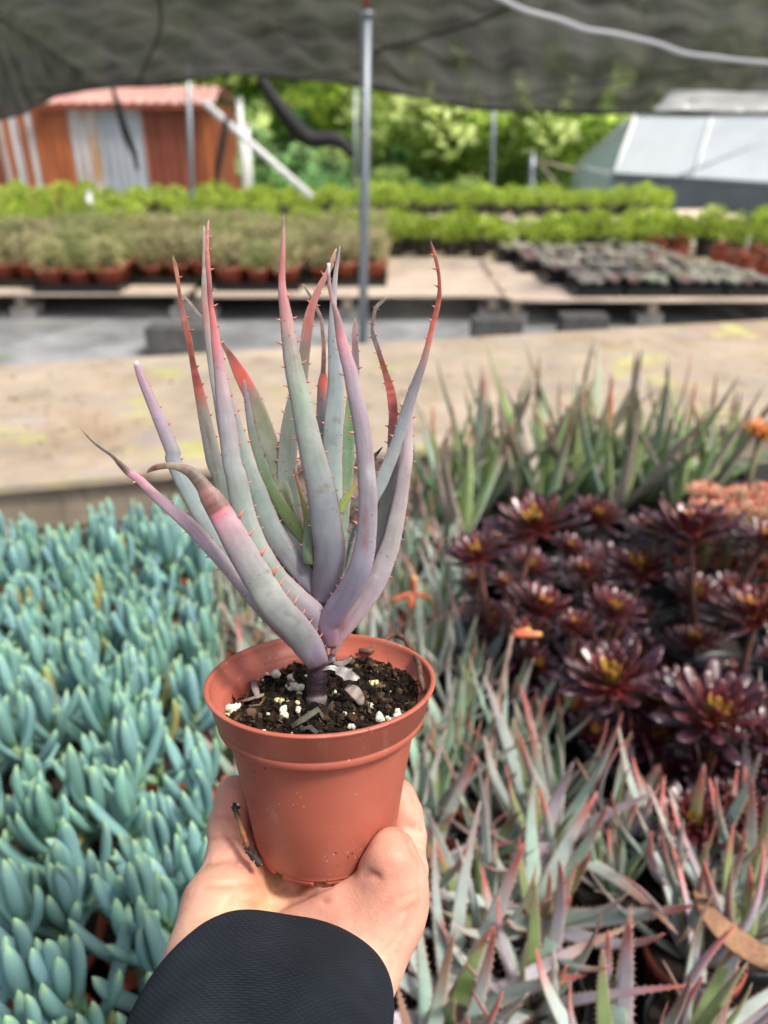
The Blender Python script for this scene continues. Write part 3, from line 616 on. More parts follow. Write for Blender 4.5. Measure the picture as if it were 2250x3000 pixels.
# chalk sticks
def senecio(seed, stems=6):
    r = random.Random(seed); m = MB()
    for s_ in range(stems):
        th = s_ * 2.4 + r.uniform(-.4, .4); rr = (.010, .034, .038, .042, .040, .044, .040)[s_ % 7]; hx = Vector((math.cos(th), math.sin(th), 0)); top = hx * rr * 1.35 + Vector((0, 0, r.uniform(.055, .095)))
        m.tube([hx * rr * .6, hx * rr + Vector((0, 0, top.z * .5)), top], .0030, 6, (.20, .28, .16))
        n = r.randint(9, 12); blue = r.uniform(0, 1)
        for i in range(n):
            f = i / (n - 1); z = top.z * (.35 + .65 * f) + .0; az = i * 2.39996 + r.uniform(-.25, .25); q = hx * rr * (.6 + .75 * (z / top.z)) + Vector((0, 0, z))
            L = r.uniform(.056, .078) * (1.05 - .30 * f); el = .60 + .75 * f + r.uniform(-.15, .15); wv = r.uniform(.0094, .0116)
            c0 = mix((.18, .38, .29), (.26, .46, .52), blue * .6 + r.uniform(-.1, .4)); k = r.uniform(.72, 1.22); c0 = tuple(x * k for x in c0); old = r.random() < .02
            if old: c0 = (.34, .32, .12)
            def cf(s, c0=c0, f=f):
                c = mix(mix((.22, .40, .16), c0, sstep(0, .3, s)), (.36, .55, .24), sstep(.84, 1, s) * .8); return c
            curve_leaf(m, q, az, el, el + r.uniform(.35, .8), L, lambda s, wv=wv: wv * (.40 + .60 * math.sin(math.pi * min(1, s * .70 + .12))) * (1 if s < .70 else math.sqrt(max(.0, 1 - ((s - .70) / .302) ** 2))), .34, .40, cf, 9, 8, edge=None)
    return m.build('leaves', M['senecio'], link=False)
SEN = [senecio(100 + i, 4 + i % 3) for i in range(9)]
# small spiky aloes
def small_aloe(seed, n, L0, pink, pal, teeth=None, spread=1.0, dry=.1, wd=.0175, curl=False):
    r = random.Random(seed); m = MB()
    for i in range(n):
        f = (i + .5) / n; az = i * 2.39996 + r.uniform(-.3, .3); L = L0 * (.55 + .45 * math.sin(min(1, f * 1.3 + .15) * math.pi / 2)) * r.uniform(.8, 1.15)
        el = (1.42 - .66 * f * spread) + r.uniform(-.15, .15); bend = r.choice((.5, .35, .15, -.3, -.5, .6)) * r.uniform(.5, 1.5)
        if curl: bend = r.uniform(.35, 1.0) * (.4 + f) * r.choice((1, 1, 1, -.7)); el -= .12
        c0 = pal[r.randrange(len(pal))]; young = f < .17
        if young: c0 = (.26, .37, .15)
        k = r.uniform(.8, 1.2); c0 = tuple(min(.75, x * k * 1.25) for x in c0); pk = r.random() < pink; dr = r.random() < dry
        tipc = (.62, .14, .12) if pk else mix(c0, (.42, .26, .22), .6)
        def cf(s, c0=c0, tipc=tipc, dr=dr):
            c = mix(mix((.30, .40, .24), c0, sstep(0, .25, s)), tipc, sstep(.55, .95, s))
            if dr: c = mix(c, (.30, .17, .12), sstep(.4, .8, s))
            return c
        wv = wd * r.uniform(.8, 1.2)
        curve_leaf(m, Vector((math.cos(az) * .004, math.sin(az) * .004, .0)), az, el, el + bend, L, lambda s, wv=wv: wv * (1 - s) ** .75 * (.75 + .25 * min(1, s * 5)) + .0007, .10, .36, cf, 12, 8, side=r.uniform(-.6, .6), grow=.18, edge=mix(c0, (.60, .42, .36), .55), teeth=teeth)
    return m.build('leaves', M['succ'], link=False)
gp1 = [(.26, .40, .31), (.32, .42, .38), (.24, .40, .26), (.36, .38, .38), (.20, .34, .22), (.28, .46, .34)]
ALO = [small_aloe(200 + i, 12 + i % 4, .125 + .012 * (i % 3), .3, gp1, .0022 if i < 4 else .0016, 1, .12) for i in range(8)]
BIGALO = [small_aloe(230 + i, 16, .134 + .010 * (i % 3), .6, [(.36, .44, .42), (.40, .48, .46), (.42, .40, .46), (.32, .46, .40)], .0026, 1.25, .08, .0158, True) for i in range(6)]
TALL = [small_aloe(260 + i, 9, .30, .06, [(.20, .36, .16), (.24, .36, .28), (.30, .38, .26), (.38, .34, .30), (.18, .32, .16), (.20, .34, .12)], .003, .85, .3, .034) for i in range(5)]
# aeonium heads
def aeon(seed, n=38, rad=.065, green=.5):
    r = random.Random(seed); m = MB()
    for i in range(n):
        f = (i + .5) / n; az = i * 2.39996; el = 1.35 - 1.2 * f ** .8 + r.uniform(-.08, .08); L = rad * (.22 + .85 * f ** .75) * r.uniform(.92, 1.06)
        core = mix((.36, .40, .03), (.36, .04, .02), sstep(.12, .42, f)); outer = mix((.10, .014, .018), (.040, .018, .030), sstep(.35, 1, f)); k = r.uniform(.7, 1.4)
        def cf(s, f=f, k=k):
            if f < .18: return mix(mix((.30, .34, .05), core, 1 - green), (.40, .10, .03), sstep(.35, .9, s) * .8)
            c = mix(mix((.34, .20, .03), (.26, .02, .015), sstep(.2, .6, f)), outer, sstep(.12, .6, s)); return tuple(x * k for x in c)
        wv = .0185 * (.45 + .55 * f)
        curve_leaf(m, Vector((math.cos(az) * .003, math.sin(az) * .003, .010 * (1 - f))), az, el, el + r.uniform(.05, .4), L, lambda s, wv=wv: wv * (.28 + .72 * sstep(.05, .72, s)) * (1 if s < .8 else math.sqrt(max(.02, 1 - ((s - .8) / .205) ** 2))), .07, .13, cf, 8, 6)
    return m.build('rosette', M['aeon'], link=False)
AEO = [aeon(300 + i, 44, .066, .3 + .2 * i) for i in range(4)]
senp = [(-400, 1478), (110, 1490), (250, 1482), (600, 1490), (590, 1700), (610, 1950), (640, 2300), (720, 2700), (800, 3300), (-400, 3300)]
def inpoly(x, y, P):
    c = False
    for (x1, y1), (x2, y2) in zip(P, P[1:] + P[:1]):
        if (y1 > y) != (y2 > y) and x < (x2 - x1) * (y - y1) / (y2 - y1) + x1: c = not c
    return c
# senecio block: a regular grid in bench axes
cntS = 0; ordn = ['first', 'second', 'third', 'fourth', 'fifth', 'sixth', 'seventh', 'eighth', 'ninth', 'tenth', 'eleventh', 'twelfth', 'thirteenth', 'fourteenth']
ub = -.096
rows_v = [.20 + .110 * i for i in range(11)]
for ri, v in enumerate(rows_v):
    ci = 0
    for k in range(12):
        u = ub - .006 - .110 * k; p = B(u + rnd.uniform(-.006, .006), v + rnd.uniform(-.006, .006), BZ + .006)
        X, Y = proj(p + Vector((0, 0, .16)))
        if X < -190 or Y > 3420: continue
        if proj(p + Vector((0, 0, .235)))[1] < 1462 + rnd.uniform(-12, 12): continue
        t = place('potted_succulent', [('pot', PN), ('soil', SN)], f'blue-green chalk stick succulent, {ordn[ci]} from the right in the {ordn[ri]} row from the camera', 'potted plant', p, rnd.uniform(0, 6), rnd.uniform(1.10, 1.36), 'blue-green chalk stick succulents')
        ci += 1; mobj('leaves', SEN[rnd.randrange(9)], t, (0, 0, .068)); cntS += 1
# aeoniums: pots with one to three heads traced from the photo (head px, py, size px)
apots = [((1400, 1560), [(1566, 1560, 125), (1400, 1640, 88)]), ((1820, 1560), [(1880, 1690, 118), (1790, 1800, 82), (1710, 1690, 70)]), ((2080, 1560), [(2020, 1590, 150), (2235, 1600, 90)]),
         ((1560, 1800), [(1575, 1800, 105), (1480, 1720, 50)]), ((2230, 1850), [(2210, 1830, 140)]), ((1800, 2000), [(1795, 2015, 140), (1980, 2040, 90)]),
         ((2080, 2100), [(2090, 2115, 150), (2240, 2180, 95)]), ((1640, 1650), [(1680, 1850, 70)]), ((2060, 2420), [(2030, 2420, 105), (2240, 2430, 80)])]
abl = ['with tallest head in front of the tall aloes', 'with three heads in the middle of the group', 'with wide brownish head at the back right', 'with small low head beside the orange flower', 'cut by the right edge, halfway up', 'with yellow-centred head above the big black pot', 'with broad glossy head near the right edge', 'with single tiny head in the middle', 'low and small below the glossy heads']
for i, ((bx, by), heads) in enumerate(apots):
    hts = [.985 if i in (0, 2) else .93 if i in (1, 3, 4, 7) else .90 for _ in heads]
    if i == 8: hts = [.83, .83]
    pts = [gp(a, b_, hh) for (a, b_, s_), hh in zip(heads, hts)]
    cen = sum(pts, Vector()) / len(pts); cen.z = BZ + .006
    t = place('potted_aeonium', [('pot', PBIG), ('soil', SBIG)], 'dark purple aeonium ' + abl[i], 'potted plant', cen, rnd.uniform(0, 6) * 0, 1 if i != 8 else .6, 'dark purple aeoniums in black pots')
    sc_ = 1 if i != 8 else .6
    for j, (p, (a, b_, s_)) in enumerate(zip(pts, heads)):
        d = (p - cen) / sc_; z0 = .105; e = d * 1.0
        ms_ = MB(); ms_.tube([Vector((d.x * .15, d.y * .15, z0)), Vector((d.x * .6, d.y * .6, (z0 + e.z) / 2)), e], [.005, .0045, .005], 7, (.16, .07, .05)); ms_.build('stem', M['stem'], t)
        o = mobj('rosette', AEO[(i + j) % 4], t, e); zc = (p - CAM).dot(FW); k = s_ * zc / F / .053 / sc_; o.scale = (k, k, k); o.rotation_euler = (rnd.uniform(-.2, .3), rnd.uniform(-.25, .25), rnd.uniform(0, 6))
# lower filler rosettes round the aeoniums
rf = random.Random(21); fill = []
for _ in range(900):
    a, b_ = rf.uniform(1370, 2330), rf.uniform(1520, 2420)
    if not inpoly(a, b_, [(1350, 1560), (1700, 1500), (2320, 1490), (2320, 2440), (2000, 2380), (1660, 2130), (1380, 1780)]): continue
    if all(math.hypot(a - c, (b_ - d) * 1.3) > 92 for c, d in fill) and all(math.hypot(a - c, b_ - d) > s_ * .75 for _, hs in apots for c, d, s_ in hs): fill.append((a, b_))
for i, (a, b_) in enumerate(fill[:34]):
    hh = rf.uniform(.80, .865); p = gp(a, b_, hh); k = rf.uniform(.5, .9)
    t = place('small_aeonium', [('pot', PNB), ('soil', SN)], f'smaller dark aeonium low among the larger heads, {nth(sorted(range(len(fill[:34])), key=lambda q: fill[q][0]).index(i))} from the left', 'potted plant', (p.x, p.y, BZ + .006), 0, 1, 'smaller dark aeoniums among the large heads')
    ms_ = MB(); ms_.tube([(0, 0, .07), (0, 0, hh - BZ - .006)], .004, 6, (.12, .05, .04)); ms_.build('stem', M['stem'], t); o = mobj('rosette', AEO[i % 4], t, (0, 0, hh - BZ - .006)); o.scale = (k, k, k); o.rotation_euler = (rf.uniform(-.3, .3), rf.uniform(-.3, .3), i)
# tall aloes behind
talls = [(1290, 1475), (1400, 1500), (1500, 1470), (1600, 1500), (1690, 1465), (1790, 1500), (1890, 1470), (1980, 1500), (2060, 1450), (1240, 1560), (1350, 1580), (1700, 1400), (1840, 1400), (1560, 1405), (2120, 1400), (1420, 1410)]
tl_ = ['broad green', 'grey-brown', 'narrow green', 'blue-green', 'mottled green', 'dull mauve']
for i, (a, b_) in enumerate(talls):
    p = gp(a, b_, BZ + .08); p.z = BZ + .006; k = rnd.uniform(.82, 1.05) * (1.1 if i in (5, 6, 7, 8) else 1)
    t = place('tall_aloe', [('pot', PNB), ('soil', SN)], f'tall upright aloe at the back of the near bench, {nth(sorted(range(len(talls)), key=lambda q: talls[q][0]).index(i))} from the left', 'potted plant', p, rnd.uniform(0, 6), 1, 'tall upright aloes at the back of the near bench'); o = mobj('leaves', TALL[i % 5], t, (0, 0, .07)); o.scale = (k, k, k)
# coral rosettes at the right edge
COR = [rosette(60 + i, 22, .034, .012, [(.50, .16, .10), (.56, .26, .18), (.44, .42, .26), (.36, .46, .28), (.36, .46, .28)], (.68, .20, .13), .3, 1.3).build('leaves', M['succ'], link=False) for i in range(3)]
k = 0
for i in range(5):
    for j in range(2):
        a, b_ = 2075 + 60 * i + 18 * j + (i * 37) % 17, 1470 + 44 * j + (i * 53) % 23
        p = gp(a, b_, .89)
        place('coral_succulent', [('pot', PN), ('soil', SN)], f'small coral and green rosettes behind the aeoniums, {nth(i)} from the left, ' + ('rear', 'front')[j] + ' row', 'potted plant', (p.x, p.y, BZ + .006), 0, 1, 'coral-red rosettes at the right edge')
        o = COL.objects[-1]; tt = [q for q in bpy.data.objects if q.parent is None][-1] if False else None
        par = o.parent; st = MB(); st.tube([(0, 0, .07), (0, 0, .88 - BZ)], .006, 6, (.3, .3, .14)); st.build('stem', M['succ'], par)
        for q in range(4): oo = mobj('leaves', COR[(i + j + q) % 3], par, (.022 * math.cos(q * 1.57 + i), .022 * math.sin(q * 1.57 + i), .88 - BZ + .006 * q)); oo.scale = (1.1, 1.1, 1.1)
p = gp(2228, 1270, 1.0); t = place('orange_succulent', [('pot', PNB), ('soil', SN)], 'tall orange and yellow rosette at the right edge, above the coral ones', 'potted plant', (p.x, p.y, BZ + .006), 0)
ms_ = MB(); ms_.tube([(0, 0, .07), (.0, 0, .29)], .005, 6, (.2, .2, .1)); ms_.build('stem', M['stem'], t)
o = mobj('leaves', rosette(70, 24, .05, .018, [(.60, .32, .06), (.62, .20, .05)], (.70, .22, .08)).build('leaves', M['succ'], link=False), t, (0, 0, .29)); o.scale = (.9, .9, .9)
# small aloes everywhere else on the right half
aeop = [(1330, 1480), (2300, 1480), (2300, 2380), (1960, 2330), (1640, 2120), (1330, 1760)]
n = 0; cols_l = ['grey-green', 'lilac-grey', 'pink-tipped']
for r_ in range(18):
    cn_ = -1; rr_ = r_
    for c_ in range(-3, 16):
        u = .045 + .076 * c_ + (.038 if r_ % 2 else 0); v = .17 + .073 * r_
        p = B(u + rnd.uniform(-.012, .012), v + rnd.uniform(-.012, .012), BZ + .006); X, Y = proj(p + Vector((0, 0, .13)))
        if X > 2420 or X < (600 if Y < 2250 else 1000) or Y > 3350 or Y < 1530: continue
        if X < 1050 and u < -.055: continue
        if inpoly(X, Y, aeop): continue
        near = Y > 2300
        low = near and (r_ * 2 + c_) % 3 == 0
        if low and Y > 2620: continue
        cn_ += 1 if rr_ >= 0 else 0
        k = rnd.uniform(.85, 1.15) * (.9 if low else 1.14 if near else 1.0)
        terra = rnd.random() < .3
        t = place('spiky_aloe', [('pot', PN if terra else PNB), ('soil', SN)], ('toothed pink-tipped' if near else 'small grey-green') + ' aloe in a ' + ('terracotta' if terra else 'black') + f' pot, {nth(cn_)} from the left in the {nth(rr_)} row', 'potted plant', p, rnd.uniform(0, 6), 1, ('toothed aloes front right' if near else 'grey-green aloes mid bench') + (' in terracotta' if terra else ' in black pots'), (rnd.uniform(-.04, .04), rnd.uniform(-.04, .04)))
        o = mobj('leaves', BIGALO[rnd.randrange(6)] if near and not low else ALO[rnd.randrange(8)], t, (0, 0, .066)); o.scale = (k, k, k); n += 1
        o.rotation_euler = (rnd.uniform(-.25, .05), rnd.uniform(-.05, .35), 0)
# aloes left of the held pot, at the edge of the chalk sticks (seen between leaves and pot)
for i, (a, b_) in enumerate(((700, 1560), (640, 1640), (760, 1640), (700, 1750), (820, 1720), (640, 1820), (760, 1850), (900, 1640))):
    p = gp(a, b_ + 60, BZ + .09); p.z = BZ + .006
    t = place('spiky_aloe', [('pot', PN), ('soil', SN)], f'small grey-green aloe between chalk sticks and held plant, {nth(i)} counting from the back', 'potted plant', p, i, 1, 'aloes beside the chalk sticks'); mobj('leaves', ALO[i % 8], t, (0, 0, .066)).scale = (.75, .75, .75)
for i, (a, b_) in enumerate(((590, 1690), (600, 1830), (575, 1940))):
    p = gp(a, b_, BZ + .09); p.z = BZ + .006
    place('empty_pot', [('pot', PN), ('soil', SN)], ['empty terracotta pot lowest of three right of the chalk sticks', 'empty terracotta pot between the other two empty ones', 'empty terracotta pot farthest back right of the chalk sticks'][2 - i], 'plant pot', p)
# flower stalks
def stalk(pts, flowers, lab, dry=False):
    q, _ = catmull([tuple(gp(a, b_, h)) for a, b_, h in pts], 24); t = thing('flower_stalk', lab, 'flower stalk', q[0])
    q = [Vector(v) - Vector(q[0]) for v in q]; m = MB(); m.tube(q, [.0022 + .0012 * (i % 3 == 0) for i in range(24)], 6, (.42, .30, .24)); m.build('stem', M['husk'], t)
    for (a, b_, h, dx, dz, L) in flowers:
        c = gp(a, b_, h) - Vector(t.location); d = Vector((dx, 0, dz)).normalized(); m = MB()
        m.tube([c, c + d * L * .3, c + d * L * .75, c + d * L], [.0016, .0036, .0042, .0028], 8, [(.62, .20, .10), (.66, .16, .07), (.68, .20, .09), (.66, .40, .12)]); m.build('flower', M['spine'], t)
    return t
stalk([(1180, 1960, .80), (1200, 1850, .86), (1205, 1740, .93)], [(1206, 1735, .93, -1, -.55, .030), (1206, 1735, .93, 1, -.35, .028), (1206, 1742, .93, .1, -1, .020), (1210, 1735, .93, .05, 1, .026), (1206, 1745, .93, -.15, -1, .022)], 'flower stalk with drooping orange tubular flowers right of the held aloe')
stalk([(1400, 2480, .76), (1430, 2250, .84), (1460, 2050, .9), (1500, 1860, .97)], [(1500, 1860, .97, 1, .03, .034), (1500, 1856, .97, .9, .2, .022)], 'dried flower stalk ending in one sideways orange flower')
# dry brown fallen leaf
m = MB(); pts = [(2040, 2600, .88), (2080, 2680, .875), (2150, 2750, .87), (2250, 2810, .865), (2340, 2840, .86)]
q, _ = catmull([tuple(gp(a, b_, h)) for a, b_, h in pts], 14)
m.leaf([Vector(v) for v in q], [.022 * math.sin(math.pi * (i + .6) / 15) ** .6 for i in range(14)], [Vector((.1, -.5, 1))] * 14, .03, .03, [mix((.42, .24, .13), (.30, .16, .09), (i % 5) / 5) for i in range(14)], 10)
tag(m.build('dry_leaf', M['husk']), 'curled brown dry leaf lying over the aloes at lower right', 'dry leaf')
# ================================================================== THE HELD PLANT
Zs = {1: (200, 600), 2: (750, 600), 3: (400, 1300), 4: (800, 1300)}
def zz(k, X, Y): return Zs[k][0] + X / 2.765, Zs[k][1] + Y / 2.765
# pot frame in camera axes
OB = pc(955, 2447, .3742)                       # bottom centre
AX = Vector((-.012, .972, -.236)).normalized(); XX = Vector((1, 0, 0)); XX = (XX - AX * XX.dot(AX)).normalized(); FF = XX.cross(AX)   # FF: towards the camera
if FF.z > 0: FF = -FF
def pf(x, u, f): v = OB + XX * x + AX * u + FF * f; return cw(*v)
PM = Matrix(); HB = pf(0, 0, 0)
ax_w = (pf(0, 1, 0) - HB).normalized(); xx_w = (pf(1, 0, 0) - HB).normalized(); ff_w = (pf(0, 0, 1) - HB).normalized()
ax_w = ax_w * .97
PM = Matrix((( xx_w.x, -ff_w.x, ax_w.x, HB.x), (xx_w.y, -ff_w.y, ax_w.y, HB.y), (xx_w.z, -ff_w.z, ax_w.z, HB.z), (0, 0, 0, 1)))
hero = thing('potted_aloe', 'grey-lilac aloe with toothed upright leaves in a terracotta-coloured pot, held up in front', 'potted plant', HB)
INV = Matrix.Translation(-HB)
def H(m, name, mt, par=None, smooth=True):
    m.v = [tuple(Vector(v) - HB) for v in m.v]; return m.build(name, mt, par or hero, smooth)
PH = .0850
prof = [(.002, .001), (.030, .001), (.0325, .0), (.0330, .0012), (.0328, .002), (.0338, .0035), (.0375, .030), (.0412, .052), (.0434, .0640), (.0438, .0652), (.0446, .0658), (.0470, .0662), (.0475, .0668), (.0480, .0700), (.0476, .0706), (.0483, .0712), (.0512, .0830),
        (.0522, .0840), (.0526, .0846), (.0526, .0851), (.0521, .0855), (.0510, .0856), (.0504, .0852), (.0500, .0835), (.0478, .0772), (.0455, .0765), (.0445, .0755), (.0400, .045), (.032, .004), (.002, .0035)]
m = MB(); m.lathe(prof, 128, PM); H(m, 'pot', M['terracotta'])
m = MB()                                                                      # foot ring with its gaps
for k in range(10):
    a0 = 2 * math.pi * k / 10 - math.pi / 2 - .14 - 2 * math.pi / 10 + .2; a1 = a0 + 2 * math.pi / 10 - .16
    rr = []
    for i in range(9):
        a = a0 + (a1 - a0) * i / 8; rr.append([PM @ Vector((r * math.cos(a), r * math.sin(a), z)) for r, z in ((.0322, .001), (.0325, -.0022), (.0285, -.0022), (.0282, .001))])
    m.rings(rr, [(1, 1, 1)] * 9)
H(m, 'pot_foot', M['terracotta'])
# soil
rs = random.Random(3)
def soil_h(x, y):
    r = math.hypot(x, y); a = math.atan2(y, x)
    n = noise.fractal(Vector((x * 90, y * 90, 1)), .8, 2.1, 5) * .0030 + noise.noise(Vector((x * 300, y * 300, 4))) * .0009
    low = .0075 * sstep(.022, .040, -x * .85 + y * .25) + .0030 * sstep(.03, .045, y)
    return .0738 + n - low + .003 * sstep(.02, .04, x * .6 + y * .7) - .004 * sstep(.0, .02, .012 - r)
m = MB(); nr, na = 60, 170; ids = []
for i in range(nr + 1):
    r = .0452 * i / nr; ids.append([m.vert(PM @ Vector((r * math.cos(2*math.pi*k/na), r * math.sin(2*math.pi*k/na), min(.078, soil_h(r * math.cos(2*math.pi*k/na), r * math.sin(2*math.pi*k/na))))), tuple(x * rs.uniform(.5, 1.6) for x in (.022, .015, .010))) for k in range(na)])
for i in range(nr):
    for k in range(na): j = (k + 1) % na; m.face((ids[i][k], ids[i][j], ids[i+1][j], ids[i+1][k]))
def lump(m, c, r, col, rs, sq=.6, n=7):
    ax = [Vector((rs.gauss(0, 1), rs.gauss(0, 1), rs.gauss(0, 1))).normalized() for _ in range(1)][0]; b1 = ax.orthogonal().normalized(); b2 = ax.cross(b1)
    rr = []
    for i in range(5):
        t = -1 + 2 * (i + .3) / 4.6; q = math.sqrt(max(.05, 1 - t * t)) * r
        rr.append([c + ax * t * r * sq + (b1 * math.cos(6.283 * k / n) + b2 * math.sin(6.283 * k / n)) * q * rs.uniform(.7, 1.25) for k in range(n)])
    kc = rs.uniform(.85, 1.15); m.rings(rr, [tuple(x * kc for x in col)] * 5)
for _ in range(1500):                                                          # crumbs and fibres of the mix
    a = rs.uniform(0, 6.283); r = .0445 * rs.random() ** .5; x, y = r * math.cos(a), r * math.sin(a); p = PM @ Vector((x, y, soil_h(x, y) + .0004)); k = rs.uniform(.5, 2.2)
    c = rs.choice(((.020, .013, .009), (.035, .022, .014), (.06, .035, .02), (.013, .010, .008), (.09, .06, .035)) if rs.random() < .9 else ((.16, .11, .07),)); c = tuple(v * k * .9 for v in c)
    if rs.random() < .6: lump(m, p, rs.uniform(.0005, .0017) * (2 if rs.random() < .12 else 1), c, rs, n=6)
    else:
        d = Vector((rs.gauss(0, 1), rs.gauss(0, 1), rs.gauss(0, .5))).normalized() * rs.uniform(.0015, .006); mid = p + d * .5 + Vector((rs.gauss(0, 1), rs.gauss(0, 1), abs(rs.gauss(0, 1)))) * .0007
        m.tube([p, mid, p + d], rs.uniform(.00012, .00045), 4, c)
so_ = H(m, 'soil', M['soil'])
# perlite: traced big ones then scattered (pixel positions in the fifth zoom: 600 + X/2.37, 1900 + Y/2.37)
perl = [(470, 160, 26), (492, 212, 30), (447, 200, 22), (410, 232, 14), (590, 235, 20), (645, 262, 30), (612, 280, 16), (555, 280, 18), (487, 250, 14), (572, 108, 22), (590, 112, 14), (125, 378, 32), (150, 450, 26), (190, 440, 30), (225, 428, 26), (530, 365, 26), (565, 392, 16), (565, 470, 28), (545, 480, 18), (650, 355, 20), (645, 390, 14), (650, 445, 18),
        (370, 540, 18), (405, 585, 14), (693, 210, 13), (300, 150, 16), (885, 460, 14), (925, 475, 10), (985, 485, 14), (1040, 470, 12), (1018, 566, 16), (1148, 428, 20), (1200, 495, 26), (1240, 490, 16), (1325, 478, 24), (1300, 515, 20), (1180, 225, 20), (1130, 225, 12), (1300, 298, 6), (1350, 355, 7), (900, 320, 12), (960, 455, 9), (930, 435, 9), (700, 480, 8), (1090, 200, 10), (590, 600, 12), (640, 520, 10), (450, 475, 12)]
def soil_pt(px, py):                                                           # photo pixel -> point on the soil surface
    d = pw(px, py, 1) - CAM; L = PM.inverted(); o = L @ CAM; dd = (L.to_3x3() @ d)
    z = .074
    for _ in range(4):
        t = (z - o.z) / dd.z; q = o + dd * t; z = soil_h(q.x, q.y) if math.hypot(q.x, q.y) < .05 else z
    q.z = z; return PM @ q
for (X, Y, s_) in perl:
    p = soil_pt(600 + X / 2.37, 1900 + Y / 2.37); r = s_ / 2.37 / F * .35 * 1.55; m = MB()
    col = (.78, .76, .62) if rs.random() < .8 else (.74, .68, .32)
    for q in range(rs.randint(1, 3)): lump(m, p + Vector((rs.gauss(0, 1), rs.gauss(0, 1), rs.gauss(0, 1))) * r * .38 + ax_w * r * .55, r * rs.uniform(.6, .9), col, rs, .8, 8)
    H(m, 'perlite', M['perlite'])
# wood bits on the soil
def chip(pts, wd, col, th=.0006):
    q = [soil_pt(600 + X / 2.37, 1900 + Y / 2.37) + ax_w * h for X, Y, h in pts]; m = MB(); n_ = len(q)
    m.leaf(q, [wd * (1 if 0 < i < n_ - 1 else .7) for i in range(n_)], [ax_w + Vector((.2, -.3, 0))] * n_, th / wd, th / wd, [tuple(c * rs.uniform(.7, 1.2) for c in col) for _ in q], 8); H(m, 'wood_chip', M['husk'])
chip([(205, 395, .002), (310, 392, .003), (412, 385, .003)], .0028, (.36, .27, .19)); chip([(335, 270, .004), (352, 320, .003), (375, 368, .001)], .0036, (.34, .30, .29))
chip([(600, 560, .001), (690, 548, .004), (790, 505, .006), (835, 520, .002)], .0034, (.10, .085, .075)); chip([(665, 610, .003), (730, 602, .004), (800, 622, .001)], .0030, (.06, .06, .065)); chip([(310, 440, .003), (380, 430, .003), (425, 395, .002)], .0012, (.14, .10, .07)); chip([(1150, 150, .003), (1200, 160, .003)], .004, (.12, .09, .06))
# exposed root arching at the back right
q = [(1075, 60, .003), (1150, 75, .004), (1210, 45, .006), (1290, 22, .008), (1345, 28, .009), (1390, 70, .010), (1430, 130, .010), (1475, 200, .009), (1490, 250, .008), (1500, 320, .007), (1525, 360, .003)]
pts, _ = catmull([tuple(soil_pt(600 + X / 2.37, 1900 + Y / 2.37) + ax_w * (h + .0008)) for X, Y, h in q], 50)
m = MB(); m.tube([Vector(p) + Vector((rs.gauss(0, 1), rs.gauss(0, 1), rs.gauss(0, 1))) * .00012 for p in pts], [.00125 * (1.15 if i < 18 else 1) * rs.uniform(.9, 1.12) for i in range(50)], 10, [mix((.20, .075, .05), (.10, .06, .04), abs(math.sin(i * .7))) for i in range(50)]); H(m, 'root', M['stem'])
# stem
def st(k, X, Y, z): return pw(*zz(k, X, Y), z)
z0 = .3555
sp = [(345, 2225, z0 + .001, 92), (345, 2170, z0, 88), (350, 2100, z0 - .001, 84), (352, 2050, z0 - .001, 88), (350, 2030, z0 - .001, 78), (352, 1960, z0 - .001, 82), (362, 1880, z0 - .0015, 88), (368, 1800, z0 - .002, 84), (372, 1740, z0 - .002, 78), (380, 1660, z0 - .001, 60), (390, 1560, z0, 40)]
m = MB(); cs = []
for i, (X, Y, z, r) in enumerate(sp):
    cs.append([(.04, .03, .03), (.06, .05, .05), (.10, .085, .085), (.17, .145, .14), (.03, .018, .02), (.02, .010, .014), (.022, .012, .018), (.04, .02, .03), (.11, .06, .08), (.24, .18, .24), (.24, .2, .26)][i])
q, _ = catmull([(*st(4, X, Y, z), r) + c for (X, Y, z, r), c in zip(sp, cs)], 44)
m.tube([Vector(v[:3]) for v in q], [v[3] / 2.765 / F * .353 * (1 + .015 * math.sin(i * 1.9)) for i, v in enumerate(q)], 20, [tuple(v[4:7]) for v in q]); H(m, 'stem', M['stem'])
# dry grey husk curling off the stem
m = MB()
hp = [(400, 1830, -.006, 26), (470, 1812, -.0055, 50), (530, 1830, -.006, 90), (590, 1860, -.008, 125), (640, 1880, -.009, 105), (700, 1890, -.006, 40)]
q, _ = catmull([(*st(4, X, Y, z0 + dz), w_) for X, Y, dz, w_ in hp], 16)
m.leaf([Vector(v[:3]) for v in q], [v[3] / 2.765 / F * .35 * rs.uniform(.55, 1.1) for v in q], [(-FW + UP * .9).normalized()] * 16, .02, .02, [mix((.52, .51, .50), (.22, .19, .17), .5 + .5 * math.sin(i * 1.3)) for i in range(16)], 12, grow=.4, stri=.5, dry=.01); H(m, 'dry_husk', M['husk'])
m = MB(); q, _ = catmull([(*st(4, X, Y, z0 + dz), w_) for X, Y, dz, w_ in ((480, 1770, -.001, 30), (560, 1780, 0, 60), (620, 1745, .0, 40), (640, 1730, .0, 8))], 9)
m.leaf([Vector(v[:3]) for v in q], [v[3] / 2.765 / F * .35 for v in q], [(-FW + UP).normalized()] * 9, .03, .03, [(.26, .23, .22)] * 9, 8, stri=.5, dry=.01); H(m, 'dry_husk', M['husk'])
m = MB(); q, _ = catmull([(*st(4, X, Y, z0 + dz), w_) for X, Y, dz, w_ in ((590, 1970, -.006, 60), (650, 2000, -.007, 110), (700, 2060, -.006, 100), (720, 2130, -.004, 30))], 9)
